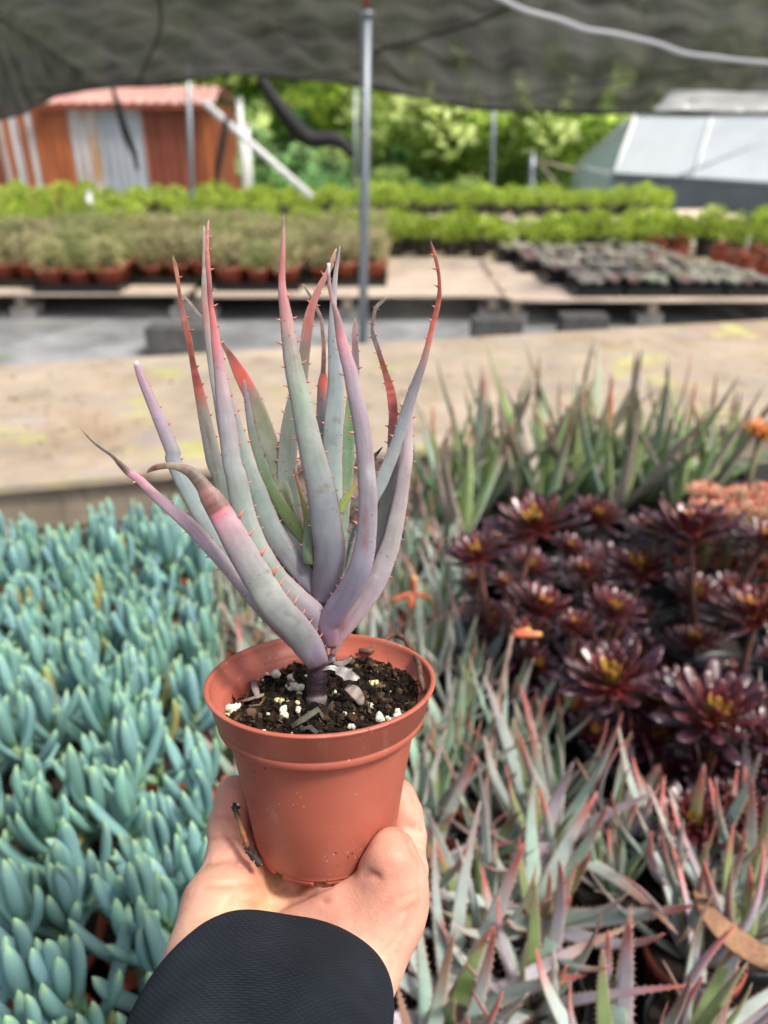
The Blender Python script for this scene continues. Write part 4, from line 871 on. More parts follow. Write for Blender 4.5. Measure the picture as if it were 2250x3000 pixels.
m.leaf([Vector(v[:3]) for v in q], [v[3] / 2.765 / F * .35 for v in q], [(-FW + UP).normalized()] * 9, .05, .05, [mix((.46, .40, .36), (.16, .11, .08), (i % 3) / 3) for i in range(9)], 8); H(m, 'dry_husk', M['husk'])

# leaves -------------------------------------------------- (zoom, X, Y, width) from base to tip
GG, LI, PU, PK, RD, OR, BR, GY, GN, OL, BL = lin('#8d9f93'), lin('#a898a4'), lin('#7e7488'), lin('#c27a84'), lin('#c4563f'), lin('#d8602c'), lin('#7c4334'), lin('#8f8578'), lin('#86a45c'), lin('#7d8360'), lin('#8fa0a6')
DK = lin('#4b3a33')
def Dp(py): return .3525 - .16 * (1950 - py) / F * .35          # the plant leans a little to the camera
LV = [
 # name, points, depth offsets (s, dz mm), colours (s, c), front bulge, back bulge, spine sides, spine px
 ('L1', [(3,1475,1800,170),(3,1440,1720,205),(3,1385,1630,238),(3,1290,1500,245),(3,1130,1320,250),(3,990,1100,245),(3,860,880,235),(3,745,670,215),(3,655,520,192),(3,595,425,172),(3,575,398,150),(3,545,350,125),(3,490,280,110),(3,425,222,92),(3,340,188,66),(3,250,178,52),(3,165,190,48),(3,112,212,36),(3,85,235,10)],
   [(0,-4),(.3,-18),(.6,-26),(1,-24)], [(0,lin('#5d4450')),(.05,PU),(.14,mix(GG,PU,.5)),(.36,mix(GG,LI,.25)),(.50,mix(GG,LI,.75)),(.62,mix(LI,PK,.5)),(.655,lin('#c8677a')),(.662,lin('#7a453f')),(.74,lin('#8a605a')),(.80,lin('#5f5145')),(.92,lin('#a08b74')),(.97,lin('#75503d')),(1,lin('#b08a70'))], .26,.22,'R',25,.655),
 ('L2', [(4,500,1730,60),(3,1440,1760,80),(3,1280,1620,80),(3,1080,1430,85),(3,930,1270,75),(3,830,1130,92),(3,700,960,110),(3,560,800,118),(3,430,660,112),(3,290,540,95),(3,130,400,82),(3,10,280,72),(1,490,2170,60),(1,405,2085,42),(1,398,2076,34),(1,340,2020,26),(1,260,1965,26),(1,170,1890,17),(1,85,1790,5)],
   [(0,2),(.3,-8),(.6,-14),(1,-18)], [(0,PU),(.3,mix(GG,LI,.6)),(.5,lin('#b3a4b2')),(.7,lin('#b58ea0')),(.80,lin('#bd7f8f')),(.812,lin('#574236')),(.9,lin('#362d25')),(.97,lin('#4a3d2c')),(1,lin('#a58a5c'))], .24,.2,'B',9,.79),
 ('L3', [(4,350,1760,70),(3,1300,1640,90),(3,1150,1480,95),(3,1000,1300,100),(3,860,1090,115),(3,720,900,128),(3,600,700,135),(3,490,520,135),(3,395,340,130),(3,295,130,120),(1,850,2010,118),(1,780,1840,108),(1,695,1640,92),(1,610,1440,76),(1,565,1320,58),(1,548,1275,46),(1,546,1268,40)],
   [(0,4),(.3,-1),(1,-3)], [(0,PU),(.3,lin('#87a09c')),(.65,lin('#8e9fa0')),(.8,lin('#9a8c9b')),(.95,lin('#a58494')),(.99,lin('#a58494')),(.995,lin('#d8d8d0')),(1,lin('#d8d8d0'))], .25,.2,'R',9,.97),
 ('L4', [(4,330,1640,80),(3,1180,1400,110),(3,1000,1080,125),(3,850,780,130),(3,740,480,128),(3,670,240,125),(3,620,60,125),(1,1185,2090,128),(1,1150,1930,120),(1,1110,1750,104),(1,1080,1600,90),(1,1048,1450,76),(1,1020,1330,56),(1,995,1200,46),(1,975,1080,52),(1,946,960,54),(1,925,850,32),(1,905,750,26),(1,886,600,30),(1,868,500,32),(1,852,435,16),(1,849,410,4)],
   [(0,6),(.3,8),(.6,6),(1,0)], [(0,PU),(.3,lin('#7d9086')),(.52,lin('#8d938a')),(.62,lin('#8f8878')),(.68,lin('#b4533f')),(.74,lin('#9c4a37')),(.85,lin('#b25a43')),(.9,lin('#7e3f30')),(.96,lin('#b3603a')),(1,lin('#7a6a35'))], .14,.12,'R',9,.99),
 ('L5', [(4,430,1620,90),(4,340,1510,150),(3,1450,1390,178),(3,1300,1255,182),(3,1150,1110,185),(3,1035,950,188),(3,945,780,188),(3,880,600,184),(3,838,430,178),(3,803,250,166),(3,775,60,155),(1,1332,2120,155),(1,1308,1950,152),(1,1283,1750,142),(1,1255,1550,124),(1,1230,1350,100),(1,1205,1180,82),(1,1182,1000,62),(1,1166,880,46),(1,1152,780,44),(1,1140,600,40),(1,1128,450,40),(1,1125,330,30),(1,1128,220,28),(1,1134,150,14),(1,1135,128,4)],
   [(0,-1),(.25,-7),(.6,-10),(1,-8)], [(0,PU),(.08,mix(PU,LI,.5)),(.2,lin('#8d9c90')),(.42,lin('#8c9c97')),(.58,lin('#a0939f')),(.68,lin('#b8848f')),(.73,lin('#c96f76')),(.80,lin('#c4625c')),(.84,lin('#8d4550')),(.9,lin('#bb6360')),(.95,lin('#c86a60')),(1,lin('#d9897a'))], .26,.22,'R',10,.99),
 ('L5b', [(4,420,1400,80),(3,1250,1150,90),(3,1000,640,100),(3,830,200,90),(1,1280,1950,80),(1,1200,1550,58),(1,1165,1350,52),(1,1140,1150,54),(1,1120,950,62),(1,1112,780,64),(1,1108,620,58),(1,1108,480,46),(1,1104,440,36),(1,1100,330,26),(1,1098,220,26),(1,1100,180,20),(1,1100,170,6)],
   [(0,6),(.3,14),(1,6)], [(0,PU),(.5,lin('#8fa39c')),(.72,lin('#9a938f')),(.80,lin('#ad7466')),(.855,lin('#9a7a70')),(.865,lin('#9b9384')),(1,lin('#a59c8a'))], .2,.2,'',8,.9),
 ('L7', [(4,420,1330,80),(3,1500,1240,120),(3,1400,1115,150),(3,1305,1000,168),(3,1200,860,178),(3,1108,720,180),(3,1035,560,178),(3,975,400,170),(3,920,220,158),(3,878,60,142),(1,1468,2150,135),(1,1418,2000,122),(1,1362,1800,102),(1,1322,1620,74),(1,1292,1480,40),(1,1280,1380,10)],
   [(0,2),(.4,4),(1,2)], [(0,PU),(.2,lin('#7f8089')),(.5,lin('#80968e')),(.8,lin('#86908a')),(1,lin('#a07a78'))], .22,.2,'R',8,.97),
 ('L8', [(4,430,1180,60),(3,1400,900,120),(3,1250,640,140),(3,1170,380,150),(3,1115,180,152),(1,1655,2060,152),(1,1603,1860,148),(1,1545,1690,140),(1,1478,1530,130),(1,1415,1405,120),(1,1362,1310,92),(1,1312,1220,58),(1,1262,1140,34),(1,1212,1060,22),(1,1150,990,20),(1,1090,920,22),(1,1040,870,24),(1,990,800,20),(1,935,742,16),(1,878,695,5)],
   [(0,5),(.4,16),(1,20)], [(0,OL),(.4,lin('#75855a')),(.55,lin('#7d8363')),(.62,lin('#8f7a68')),(.655,lin('#cf5a3c')),(.70,lin('#d4503a')),(.735,lin('#96493c')),(.8,lin('#6d5448')),(1,lin('#93877a'))], .10,.16,'R',8,.62),
 ('L9', [(4,470,1120,60),(3,1390,830,80),(3,1310,700,100),(3,1240,605,108),(3,1170,505,108),(3,1110,400,102),(3,1060,300,96),(3,1010,180,90),(3,970,50,82),(1,1580,2130,84),(1,1530,1985,80),(1,1492,1850,68),(1,1465,1700,56),(1,1442,1560,44),(1,1428,1460,34),(1,1424,1415,10)],
   [(0,4),(.4,9),(1,10)], [(0,lin('#8aa056')),(.4,lin('#7fa04f')),(.6,lin('#83ab72')),(.8,lin('#8f9d90')),(.9,lin('#9a8d9c')),(1,lin('#b08a90'))], .2,.2,'R',10,.99),
 ('L10', [(4,500,1180,70),(3,1330,860,110),(3,1280,640,145),(3,1240,420,160),(3,1228,200,165),(2,252,2130,160),(2,262,1950,152),(2,282,1760,140),(2,318,1580,122),(2,368,1400,104),(2,392,1200,92),(2,412,1050,90),(2,432,900,78),(2,470,780,60),(2,518,660,50),(2,572,565,44),(2,612,480,40),(2,632,410,30),(2,645,365,16),(2,652,352,4)],
   [(0,6),(.35,16),(1,14)], [(0,lin('#8c9683')),(.3,lin('#7c8f83')),(.55,lin('#81887a')),(.70,lin('#7f7768')),(.78,lin('#b3665c')),(.86,lin('#c46c60')),(.93,lin('#b85c3e')),(1,lin('#b0823c'))], .08,.2,'B',9,.97),
 ('L11', [(4,372,1290,120),(4,395,1210,178),(4,425,1110,226),(4,450,1000,248),(4,460,850,256),(4,440,700,254),(4,415,520,246),(4,378,320,234),(4,335,120,218),(2,470,2080,214),(2,447,1980,204),(2,408,1800,190),(2,368,1600,174),(2,322,1400,156),(2,284,1200,136),(2,258,1000,115),(2,235,850,94),(2,217,720,72),(2,210,620,58),(2,212,500,50),(2,217,350,38),(2,221,200,28),(2,220,130,20),(2,218,90,6)],
   [(0,1),(.2,-5),(.5,-10),(1,-8)], [(0,lin('#675c6e')),(.1,lin('#787784')),(.25,lin('#868f97')),(.4,lin('#919e96')),(.55,lin('#8fa28d')),(.66,lin('#a09a90')),(.74,lin('#b98383')),(.82,lin('#c17776')),(.86,lin('#b95a54')),(.93,lin('#b8493c')),(.98,lin('#8b3330')),(1,lin('#3f2320'))], .25,.2,'B',11,.80),
 ('L13', [(4,500,1100,60),(4,480,700,80),(4,460,300,95),(2,540,2080,110),(2,537,1900,110),(2,540,1750,108),(2,543,1600,102),(2,546,1480,96),(2,547,1410,80),(2,545,1355,44),(2,549,1260,40),(2,548,1130,34),(2,540,1040,32),(2,530,940,30),(2,502,860,28),(2,462,775,20),(2,422,710,22),(2,388,655,16),(2,376,635,5)],
   [(0,8),(.4,20),(1,24)], [(0,GG),(.45,lin('#95a09c')),(.58,lin('#a39aa2')),(.635,lin('#d0766c')),(.665,lin('#d5604a')),(.685,lin('#52332f')),(.76,lin('#7c584e')),(.85,lin('#8a7464')),(1,lin('#7d6b57'))], .12,.12,'B',8,.66),
 ('L14', [(4,470,1180,70),(4,490,800,120),(4,488,480,145),(4,485,250,152),(4,492,50,155),(2,618,2080,158),(2,620,1950,164),(2,628,1780,164),(2,640,1600,148),(2,645,1450,128),(2,640,1300,112),(2,628,1100,88),(2,622,950,70),(2,626,800,56),(2,636,650,44),(2,650,520,34),(2,668,420,24),(2,680,330,6)],
   [(0,5),(.4,12),(1,10)], [(0,GG),(.3,lin('#8fa3a0')),(.6,lin('#93a5a8')),(.8,lin('#9a9fa6')),(.93,lin('#9b8890')),(1,lin('#82606c'))], .16,.2,'B',8,.6),
 ('L15', [(4,478,1650,70),(4,465,1560,130),(4,450,1460,172),(4,520,1330,192),(4,615,1190,192),(4,698,1030,186),(4,742,850,176),(4,762,650,164),(4,768,450,155),(4,764,250,150),(4,752,50,147),(2,893,2160,147),(2,884,2040,146),(2,870,1900,144),(2,848,1750,139),(2,816,1600,130),(2,790,1480,124),(2,764,1350,116),(2,726,1220,102),(2,690,1080,84),(2,668,970,68),(2,652,890,54),(2,640,850,44),(2,626,800,32),(2,605,720,32),(2,594,640,30),(2,588,550,28),(2,589,480,32),(2,589,472,30)],
   [(0,-2),(.25,-12),(.6,-16),(1,-14)], [(0,lin('#8a5f6e')),(.06,lin('#85718a')),(.15,lin('#847f94')),(.3,lin('#8d8d9a')),(.5,lin('#9b909a')),(.7,lin('#a294a0')),(.76,lin('#b8889a')),(.80,lin('#c57f8c')),(.825,lin('#b8707a')),(.84,lin('#8f6a6a')),(.9,lin('#9a7470')),(.97,lin('#a58080')),(.985,lin('#dcdcd8')),(1,lin('#c8c8c0'))], .25,.22,'L',13,.80),
 ('L16', [(4,540,1050,60),(4,560,700,90),(4,585,350,108),(4,605,100,112),(2,742,2100,110),(2,748,1950,106),(2,758,1800,98),(2,775,1600,86),(2,795,1450,72),(2,808,1330,62),(2,806,1220,56),(2,800,1100,50),(2,799,1010,40),(2,802,950,18),(2,804,920,4)],
   [(0,6),(.4,16),(1,18)], [(0,GG),(.3,lin('#7f9b7a')),(.5,lin('#6f9470')),(.62,lin('#5f8a3d')),(.75,lin('#756a66')),(.88,lin('#7d5f63')),(1,lin('#9a5f5c'))], .07,.2,'B',8,.97),
 ('L17', [(3,1400,980,95),(3,1400,900,115),(3,1400,800,112),(3,1402,700,92),(3,1405,620,70),(3,1408,540,40),(3,1410,500,8)], [(0,-2),(1,4)], [(0,lin('#4e5a40')),(.4,lin('#6f8c68')),(1,lin('#8aa06a'))], .3,.2,'B',9,.9),
 ('L18', [(3,1375,760,40),(3,1374,660,46),(3,1374,580,50),(3,1360,500,46),(3,1332,400,36),(3,1302,300,24),(3,1282,235,14),(3,1272,190,4)], [(0,6),(1,8)], [(0,lin('#9aa04f')),(.5,lin('#93984a')),(.75,lin('#b0653c')),(1,lin('#a2402f'))], .2,.2,'B',9,.95),
 ('L19', [(4,500,620,60),(4,548,520,62),(4,592,450,58),(4,638,372,46),(4,688,290,26),(4,700,268,6)], [(0,5),(1,8)], [(0,lin('#8b9a3f')),(.6,lin('#8c9c3c')),(1,lin('#b3703c'))], .2,.2,'B',9,.95),
 ('L20', [(4,560,1300,50),(4,700,1080,75),(4,810,920,90),(4,870,750,105),(4,905,550,112),(4,925,350,105),(4,940,180,90),(2,1100,2080,80),(2,1104,1950,78),(2,1108,1800,76),(2,1113,1700,76),(2,1105,1600,78),(2,1092,1510,72),(2,1068,1420,60),(2,1036,1320,48),(2,1004,1220,42),(2,975,1130,42),(2,948,1050,38),(2,940,1000,26),(2,950,930,26),(2,962,860,28),(2,985,815,30),(2,1022,785,24),(2,1060,748,6)],
   [(0,5),(.4,14),(1,12)], [(0,GG),(.35,lin('#7b937b')),(.5,lin('#8a9284')),(.60,lin('#b25a5a')),(.68,lin('#c95a4a')),(.73,lin('#a14a33')),(.8,lin('#5e2c1e')),(.88,lin('#4a352a')),(1,lin('#6a5c4e'))], .1,.14,'B',8,.99),
 ('L23', [(4,540,1330,50),(4,700,1120,70),(4,850,880,90),(4,920,700,92),(4,968,500,88),(4,992,300,84),(4,1008,120,76),(2,1152,2120,70),(2,1170,1950,60),(2,1200,1750,50),(2,1230,1550,34),(2,1250,1450,10)],
   [(0,4),(.5,8),(1,16)], [(0,LI),(.5,lin('#8f8a8c')),(1,lin('#8c8580'))], .2,.2,'',8,.6),
 ('L21', [(4,560,1180,50),(4,680,800,80),(4,780,500,100),(4,868,330,108),(4,920,190,112),(4,965,60,112),(2,1045,2170,110),(2,1092,2060,106),(2,1140,1930,101),(2,1182,1800,97),(2,1222,1660,92),(2,1268,1530,86),(2,1312,1400,74),(2,1358,1270,60),(2,1390,1150,50),(2,1416,1040,44),(2,1440,940,44),(2,1464,850,44),(2,1483,750,38),(2,1487,650,30),(2,1479,550,28),(2,1460,450,30),(2,1436,370,28),(2,1420,320,18),(2,1415,292,4)],
   [(0,5),(.4,4),(1,-2)], [(0,GG),(.35,lin('#8b9aa0')),(.5,lin('#8a919a')),(.63,lin('#8a8288')),(.69,lin('#a87a70')),(.73,lin('#d06a50')),(.78,lin('#c65648')),(.84,lin('#a3442f')),(.92,lin('#9c4a33')),(.97,lin('#b06a3c')),(1,lin('#5b3f28'))], .18,.2,'L',9,.99),
 ('L22', [(4,478,1720,44),(4,505,1640,70),(4,545,1560,92),(4,600,1480,118),(4,675,1375,142),(4,765,1235,162),(4,845,1095,168),(4,905,950,162),(4,958,800,150),(4,1003,600,132),(4,1038,420,116),(4,1063,250,106),(4,1084,80,98),(2,1222,2080,98),(2,1232,1900,84),(2,1246,1750,62),(2,1262,1600,38),(2,1268,1540,12)],
   [(0,-1),(.3,0),(.7,2),(1,6)], [(0,lin('#9a6260')),(.08,lin('#a98a98')),(.3,lin('#a69ba4')),(.5,lin('#a09c9c')),(.7,lin('#a5979c')),(.9,lin('#a88a94')),(1,lin('#a88a94'))], .2,.22,'R',8,.97),
 ('L24', [(4,760,350,50),(4,800,180,44),(4,820,105,36),(4,850,70,24),(4,875,40,14),(4,888,25,4)], [(0,16),(1,18)], [(0,GG),(.5,lin('#7d6866')),(1,lin('#4a3634'))], .15,.15,'B',7,.9),
 ('L25', [(4,440,1260,50),(4,530,1120,66),(4,575,960,78),(4,605,850,80),(4,640,750,66),(4,685,640,34),(4,720,560,8)], [(0,3),(1,10)], [(0,GG),(.5,lin('#9aab9f')),(1,lin('#a5b0a0'))], .1,.2,'L',8,.9),
 ('L26', [(3,1400,980,50),(3,1330,870,80),(3,1260,770,88),(3,1195,650,72),(3,1150,520,40),(3,1130,430,8)], [(0,4),(1,14)], [(0,GG),(.5,lin('#a5b5a5')),(1,lin('#a9b5a5'))], .1,.2,'L',7,.9),
]
BN, RB = (.13, .10, .08), (.24, .085, .07)
SCARS = [('L11', 945, 1432, 26, 8, -35, (.16, .13, .09), 1), ('L15', 1071, 1520, 9, 32, 3, RB, .9), ('L15', 1070, 1585, 11, 28, 0, RB, .8), ('L15', 1080, 1385, 7, 17, 0, (.55, .53, .56), .8), ('L14', 985, 1228, 17, 7, -15, BN, .8), ('L14', 972, 1292, 15, 9, 0, BN, .6), ('L14', 976, 1150, 5, 12, 0, BN, .4),
    ('L1', 845, 1800, 34, 3.5, 28, BN, .8), ('L1', 868, 1832, 20, 3, -40, BN, .7), ('L1', 905, 1870, 4, 22, 15, BN, .5), ('L1', 783, 1674, 6, 6, 0, (.05, .04, .06), 1), ('L1', 787, 1740, 12, 3, -30, BN, .6), ('L1', 700, 1560, 20, 12, 0, BN, .25), ('L11', 862, 1046, 8, 6, 0, RB, .6), ('L11', 905, 1292, 14, 5, 10, BN, .5), ('L11', 880, 1140, 5, 10, 0, BN, .4), ('L11', 950, 1540, 30, 50, 0, (.16, .18, .20), .35),
    ('L4', 614, 1290, 5, 60, -14, BN, .9), ('L4', 632, 1380, 6, 50, -12, BN, .7), ('L22', 1004, 1838, 14, 26, 30, (.20, .08, .05), .8), ('L22', 1100, 1690, 10, 6, 0, (.6, .6, .58), .5), ('L5', 735, 1600, 18, 30, -30, (.26, .34, .24), .5), ('L5', 690, 1450, 14, 30, 0, BN, .22), ('L7', 720, 1250, 8, 40, -20, BN, .3), ('L2', 640, 1490, 10, 8, 0, BN, .4), ('L21', 1160, 1330, 10, 50, 15, (.34, .30, .32), .4), ('L16', 1020, 1180, 9, 18, 0, (.16, .30, .04), .8)]
rl = random.Random(8); DRY = {'L1': .66, 'L2': .81, 'L4': .66, 'L5b': .86, 'L8': .73, 'L13': .67, 'L15': .83, 'L20': .6, 'L21': .72, 'L5': .84, 'L10': .9, 'L11': .95}
for (nm, P, DZ, CC, bf, bb, sides, spx, smax) in LV:
    raw = []
    for (k, X, Y, W_) in P:
        px, py = zz(k, X, Y)
        if raw and k in (1, 2) and pk in (3, 4):
            while len(raw) > 1 and raw[-1][1] < py + 16: raw.pop()
        pk = k; raw.append((px, py, 0, W_ / 2.765))
    q, L = catmull(raw, max(26, int(len(raw) * 4.5)))
    n = len(q); C = []; W_ = []; cols = []
    for i, (px, py, _, ww) in enumerate(q):
        s = i / (n - 1); dz = 0
        for (a, da), (b_, db) in zip(DZ, DZ[1:]):
            if a <= s <= b_: dz = da + (db - da) * sstep(0, 1, (s - a) / (b_ - a))
        z = Dp(py) + dz * .001; wob = 1 + .03 * noise.noise(Vector((i * .35, len(nm) * 7.1 + px * .001, 2)))
        C.append(pw(px, py, z)); W_.append(max(.0003, ww * wob / F * z)); c = ramp(CC, s); g_ = sum(c) / 3; c = tuple(.90 * (g_ + (x - g_) * .88) for x in c); kk = 1 + (.05 if i / n < DRY.get(nm, 2) else .6) * noise.noise(Vector((i * .8, px * .01, 5))); cols.append(tuple(x * kk for x in c))
    rad = [(C[i] - CAM).normalized() for i in range(n)]
    m = MB(); Ls = m.leaf(C, W_, [-v for v in rad], bf, bb, cols, 28, grow=(.12 if bf < .15 else None), edge=lin('#b79a9c'), stri=.2, dry=DRY.get(nm, 0))
    for (sn, sx_, sy_, rx_, ry_, ang, sc_, am) in SCARS:
        if sn != nm: continue
        ca, sa = math.cos(R(ang)), math.sin(R(ang))
        for vi_ in range(len(m.v)):
            X_, Y_ = proj(m.v[vi_]); dx, dy = X_ - sx_, Y_ - sy_
            if abs(dx) > 90 or abs(dy) > 90: continue
            u_, v_ = (dx * ca + dy * sa) / rx_, (-dx * sa + dy * ca) / ry_; w_ = math.exp(-(u_ * u_ + v_ * v_)) * am * (.75 + .5 * noise.noise(Vector((X_ * .15, Y_ * .15, 0))))
            m.c[vi_] = mix(m.c[vi_], sc_, max(0, min(1, w_)))
    # marginal teeth
    acc = 0
    for i in range(2, int(n * smax)):
        acc += (C[i] - C[i-1]).length
        step = (.0032 + .0045 * sstep(.05, .5, i / n)) * (.85 if spx < 12 else 1.05)
        if acc < step: continue
        acc = rl.uniform(-.3, .35) * step
        if rl.random() < .08: continue
        c, t, S, nn, h = Ls[i]
        for sd in ((1, -1) if sides == 'B' else (1,) if sides == 'R' else (-1,) if sides == 'L' else ()):
            right = 1 if S.dot(RT) > 0 else -1; sgn = sd * right
            ln = spx / F * .47 * (.45 + .55 * sstep(.03, .45, i / n)) * rl.uniform(.55, 1.2); bw = ln * .34
            e = c + S * sgn * h * .96; d = (S * sgn + t * rl.uniform(.1, .4) + nn * rl.uniform(-.15, .35)).normalized()
            c1, c2 = lin('#c39a8e'), lin('#cf7869')
            if 'b' in nm: c1 = c2
            r0 = [e + t * bw * math.cos(a) + nn * bw * .8 * math.sin(a) for a in (0, 1.05, 2.1, 3.14, 4.19, 5.24)]
            r1 = [e + d * ln * .45 + t * ln * .04 + t * bw * .42 * math.cos(a) + nn * bw * .36 * math.sin(a) for a in (0, 1.05, 2.1, 3.14, 4.19, 5.24)]
            r2 = [e + d * ln + t * ln * .14 + t * bw * .06 * math.cos(a) + nn * bw * .06 * math.sin(a) for a in (0, 1.05, 2.1, 3.14, 4.19, 5.24)]
            m.rings([r0, r1, r2], [cols[i] if rl.random() < .3 else c1, c2, lin('#e08a6c')], m=1)
    # small teeth also on the other edge of one-sided leaves
    H(m, 'leaf', [M['aloe'], M['spine']])
# ================================================================== THE HAND AND SLEEVE
def surface_nets(vol, org, st):
    """vol[x,y,z] (negative inside) -> verts, quads"""
    ins = vol < 0; nx, ny, nz_ = vol.shape
    cs = np.zeros((nx-1, ny-1, nz_-1), np.int8)
    for a in (0, 1):
        for b in (0, 1):
            for c in (0, 1): cs += ins[a:nx-1+a, b:ny-1+b, c:nz_-1+c]
    act = (cs > 0) & (cs < 8); idx = -np.ones(act.shape, np.int64); I = np.argwhere(act); idx[act] = np.arange(len(I))
    acc = np.zeros((len(I), 3)); cnt = np.zeros(len(I))
    cor = [(a, b, c) for a in (0, 1) for b in (0, 1) for c in (0, 1)]
    for i, p in enumerate(cor):
        for q in cor[i+1:]:
            if sum(abs(x - y) for x, y in zip(p, q)) != 1: continue
            v0 = vol[I[:, 0]+p[0], I[:, 1]+p[1], I[:, 2]+p[2]]; v1 = vol[I[:, 0]+q[0], I[:, 1]+q[1], I[:, 2]+q[2]]
            mk = (v0 < 0) != (v1 < 0); t = np.where(mk, v0 / np.where(mk, v0 - v1, 1), 0)
            pos = np.array(p) + t[:, None] * (np.array(q) - np.array(p)); acc += np.where(mk[:, None], pos, 0); cnt += mk
    V = (I + acc / cnt[:, None]) * st + org
    Fs = []
    for ax in range(3):
        o = [slice(1, -1)] * 3; a = vol[:-1, 1:-1, 1:-1] if ax == 0 else vol[1:-1, :-1, 1:-1] if ax == 1 else vol[1:-1, 1:-1, :-1]
        b = vol[1:, 1:-1, 1:-1] if ax == 0 else vol[1:-1, 1:, 1:-1] if ax == 1 else vol[1:-1, 1:-1, 1:]
        ch = np.argwhere((a < 0) != (b < 0)); sg = (a[ch[:, 0], ch[:, 1], ch[:, 2]] < 0)
        e = ch.copy(); oth = [k for k in range(3) if k != ax]
        for k in oth: e[:, k] += 1
        def cell(d1, d2):
            c = e.copy(); c[:, oth[0]] -= d1; c[:, oth[1]] -= d2; return idx[c[:, 0], c[:, 1], c[:, 2]]
        q = np.stack([cell(1, 1), cell(0, 1), cell(0, 0), cell(1, 0)], 1)
        flip = sg if ax != 1 else ~sg
        q[~flip] = q[~flip][:, ::-1]; Fs.append(q)
    return V, np.vstack(Fs)
ST = .00105; lo = np.array((-.112, -.262, .245)); hi = np.array((.055, -.095, .462))
nn_ = np.ceil((hi - lo) / ST).astype(int); gx = [lo[i] + ST * np.arange(nn_[i]) for i in range(3)]
GX, GY, GZ = np.meshgrid(*[a.astype(np.float32) for a in gx], indexing='ij')
def cone(a, b, ra, rb):
    a = np.array(a[:3], np.float32); b = np.array(b[:3], np.float32); d = b - a; L2 = float(d @ d)
    t = np.clip(((GX - a[0]) * d[0] + (GY - a[1]) * d[1] + (GZ - a[2]) * d[2]) / L2, 0, 1)
    return np.sqrt((GX - a[0] - t * d[0]) ** 2 + (GY - a[1] - t * d[1]) ** 2 + (GZ - a[2] - t * d[2]) ** 2) - (ra + (rb - ra) * t)
def smin(a, b, k):
    h = np.maximum(k - np.abs(a - b), 0) / k; return np.minimum(a, b) - h * h * k * .25
def K(px, py, z, r): v = pc(px, py, z); return (v.x, v.y, v.z, r)
def chain(ps, k=.004, vol=None):
    out = vol
    for a, b in zip(ps, ps[1:]):
        c = cone(a, b, a[3], b[3]); out = c if out is None else smin(out, c, k)
    return out
def pot_pt(x, u, f): v = OB + XX * x + AX * u + FF * f; return (v.x, v.y, v.z)
def PP(x, u, f, r): return (*pot_pt(x, u, f), r)
# palm, heel and wrist
palm = chain([K(610, 3000, .300, .020), K(612, 2810, .335, .0168), K(648, 2655, .350, .0150), K(676, 2585, .360, .0122)], .01)
palm = chain([K(1000, 3060, .300, .020), K(1000, 2885, .332, .0195), K(1062, 2765, .344, .0188), K(1112, 2665, .347, .0172), K(1140, 2590, .347, .0142)], .01, palm)
palm = chain([K(820, 3020, .300, .021), K(820, 2860, .338, .0160), K(825, 2740, .360, .0140), PP(-.005, -.021, .0, .014), PP(-.004, -.017, -.030, .013)], .012, palm)
palm = chain([K(850, 2850, .338, .0150), K(925, 2730, .347, .0145), K(1010, 2662, .348, .0150), K(1090, 2650, .348, .0150)], .008, palm)
palm = chain([K(655, 2650, .350, .0135), PP(-.040, -.013, .005, .012), PP(-.036, -.012, -.020, .011)], .01, palm)
palm = chain([PP(.030, -.021, .0, .014), PP(.030, -.016, -.026, .012)], .01, palm)
palm = smin(palm, chain([K(1160, 2600, .355, .012), K(1184, 2550, .376, .0100), K(1182, 2510, .388, .0098)], .008), .007)
# fingers curl up round the back of the pot
def rp(u): return .0338 + .1565 * max(0, u)
def around(th, u, out): r = rp(u) + out; return (r * math.sin(th), u, -r * math.cos(th))
def PR(th, u, r): x, uu, f = around(th, u, r * .92); return PP(x, uu, f, r)
pinky = chain([K(690, 2580, .358, .0120), K(672, 2510, .366, .0100), K(671, 2420, .374, .0096), K(690, 2332, .380, .0090), K(745, 2325, .395, .0082), K(830, 2335, .408, .0075)], .004)
ring = chain([PP(-.024, -.014, -.026, .0105), PR(-.62, .012, .0098), PR(-.50, .034, .0092), PR(-.22, .048, .0084), PR(.05, .054, .0078)], .004)
middle = chain([PP(.002, -.014, -.034, .0110), PR(-.02, .012, .0100), PR(.05, .036, .0094), PR(.30, .052, .0086), PR(.52, .058, .0078)], .004)
index = chain([K(1184, 2520, .386, .0108), K(1188, 2450, .388, .0098), K(1180, 2385, .390, .0094), K(1162, 2338, .392, .0088), K(1105, 2345, .402, .0080), K(1030, 2355, .410, .0075)], .004)
thumb = chain([K(1138, 2640, .346, .0150), K(1148, 2575, .342, .0126), K(1147, 2518, .3395, .0107), K(1149, 2488, .342, .0090)], .005)
hand = smin(smin(palm, pinky, .005), thumb, .011)
hand = smin(hand, ring, .003); hand = smin(hand, middle, .003); hand = smin(hand, index, .002)
RNG = [(.325, -.0415, -.2000, .0445, .0285, .14), (.318, -.0430, -.2000, .0462, .0302, .12), (.300, -.0465, -.2000, .0478, .0320, .08), (.280, -.0470, -.2005, .0480, .0335, .04), (.255, -.0455, -.2015, .0470, .0345, 0), (.22, -.044, -.203, .0480, .0360, 0)][::-1]
zc_ = GZ; I_ = lambda j: np.interp(zc_, [r[0] for r in RNG], [r[j] for r in RNG])
aa_, bb_, tt_ = I_(3) - .0045, I_(4) - .0045, I_(5)
dx_ = (GX - I_(1)); dy_ = (GY - I_(2)) + dx_ * tt_ * .55
E_ = ((np.abs(dx_ / aa_) ** 2.8 + np.abs(dy_ / bb_) ** 2.8) ** (1 / 2.8) - 1) * bb_ - 2.2 * np.maximum(0, GZ - .312)
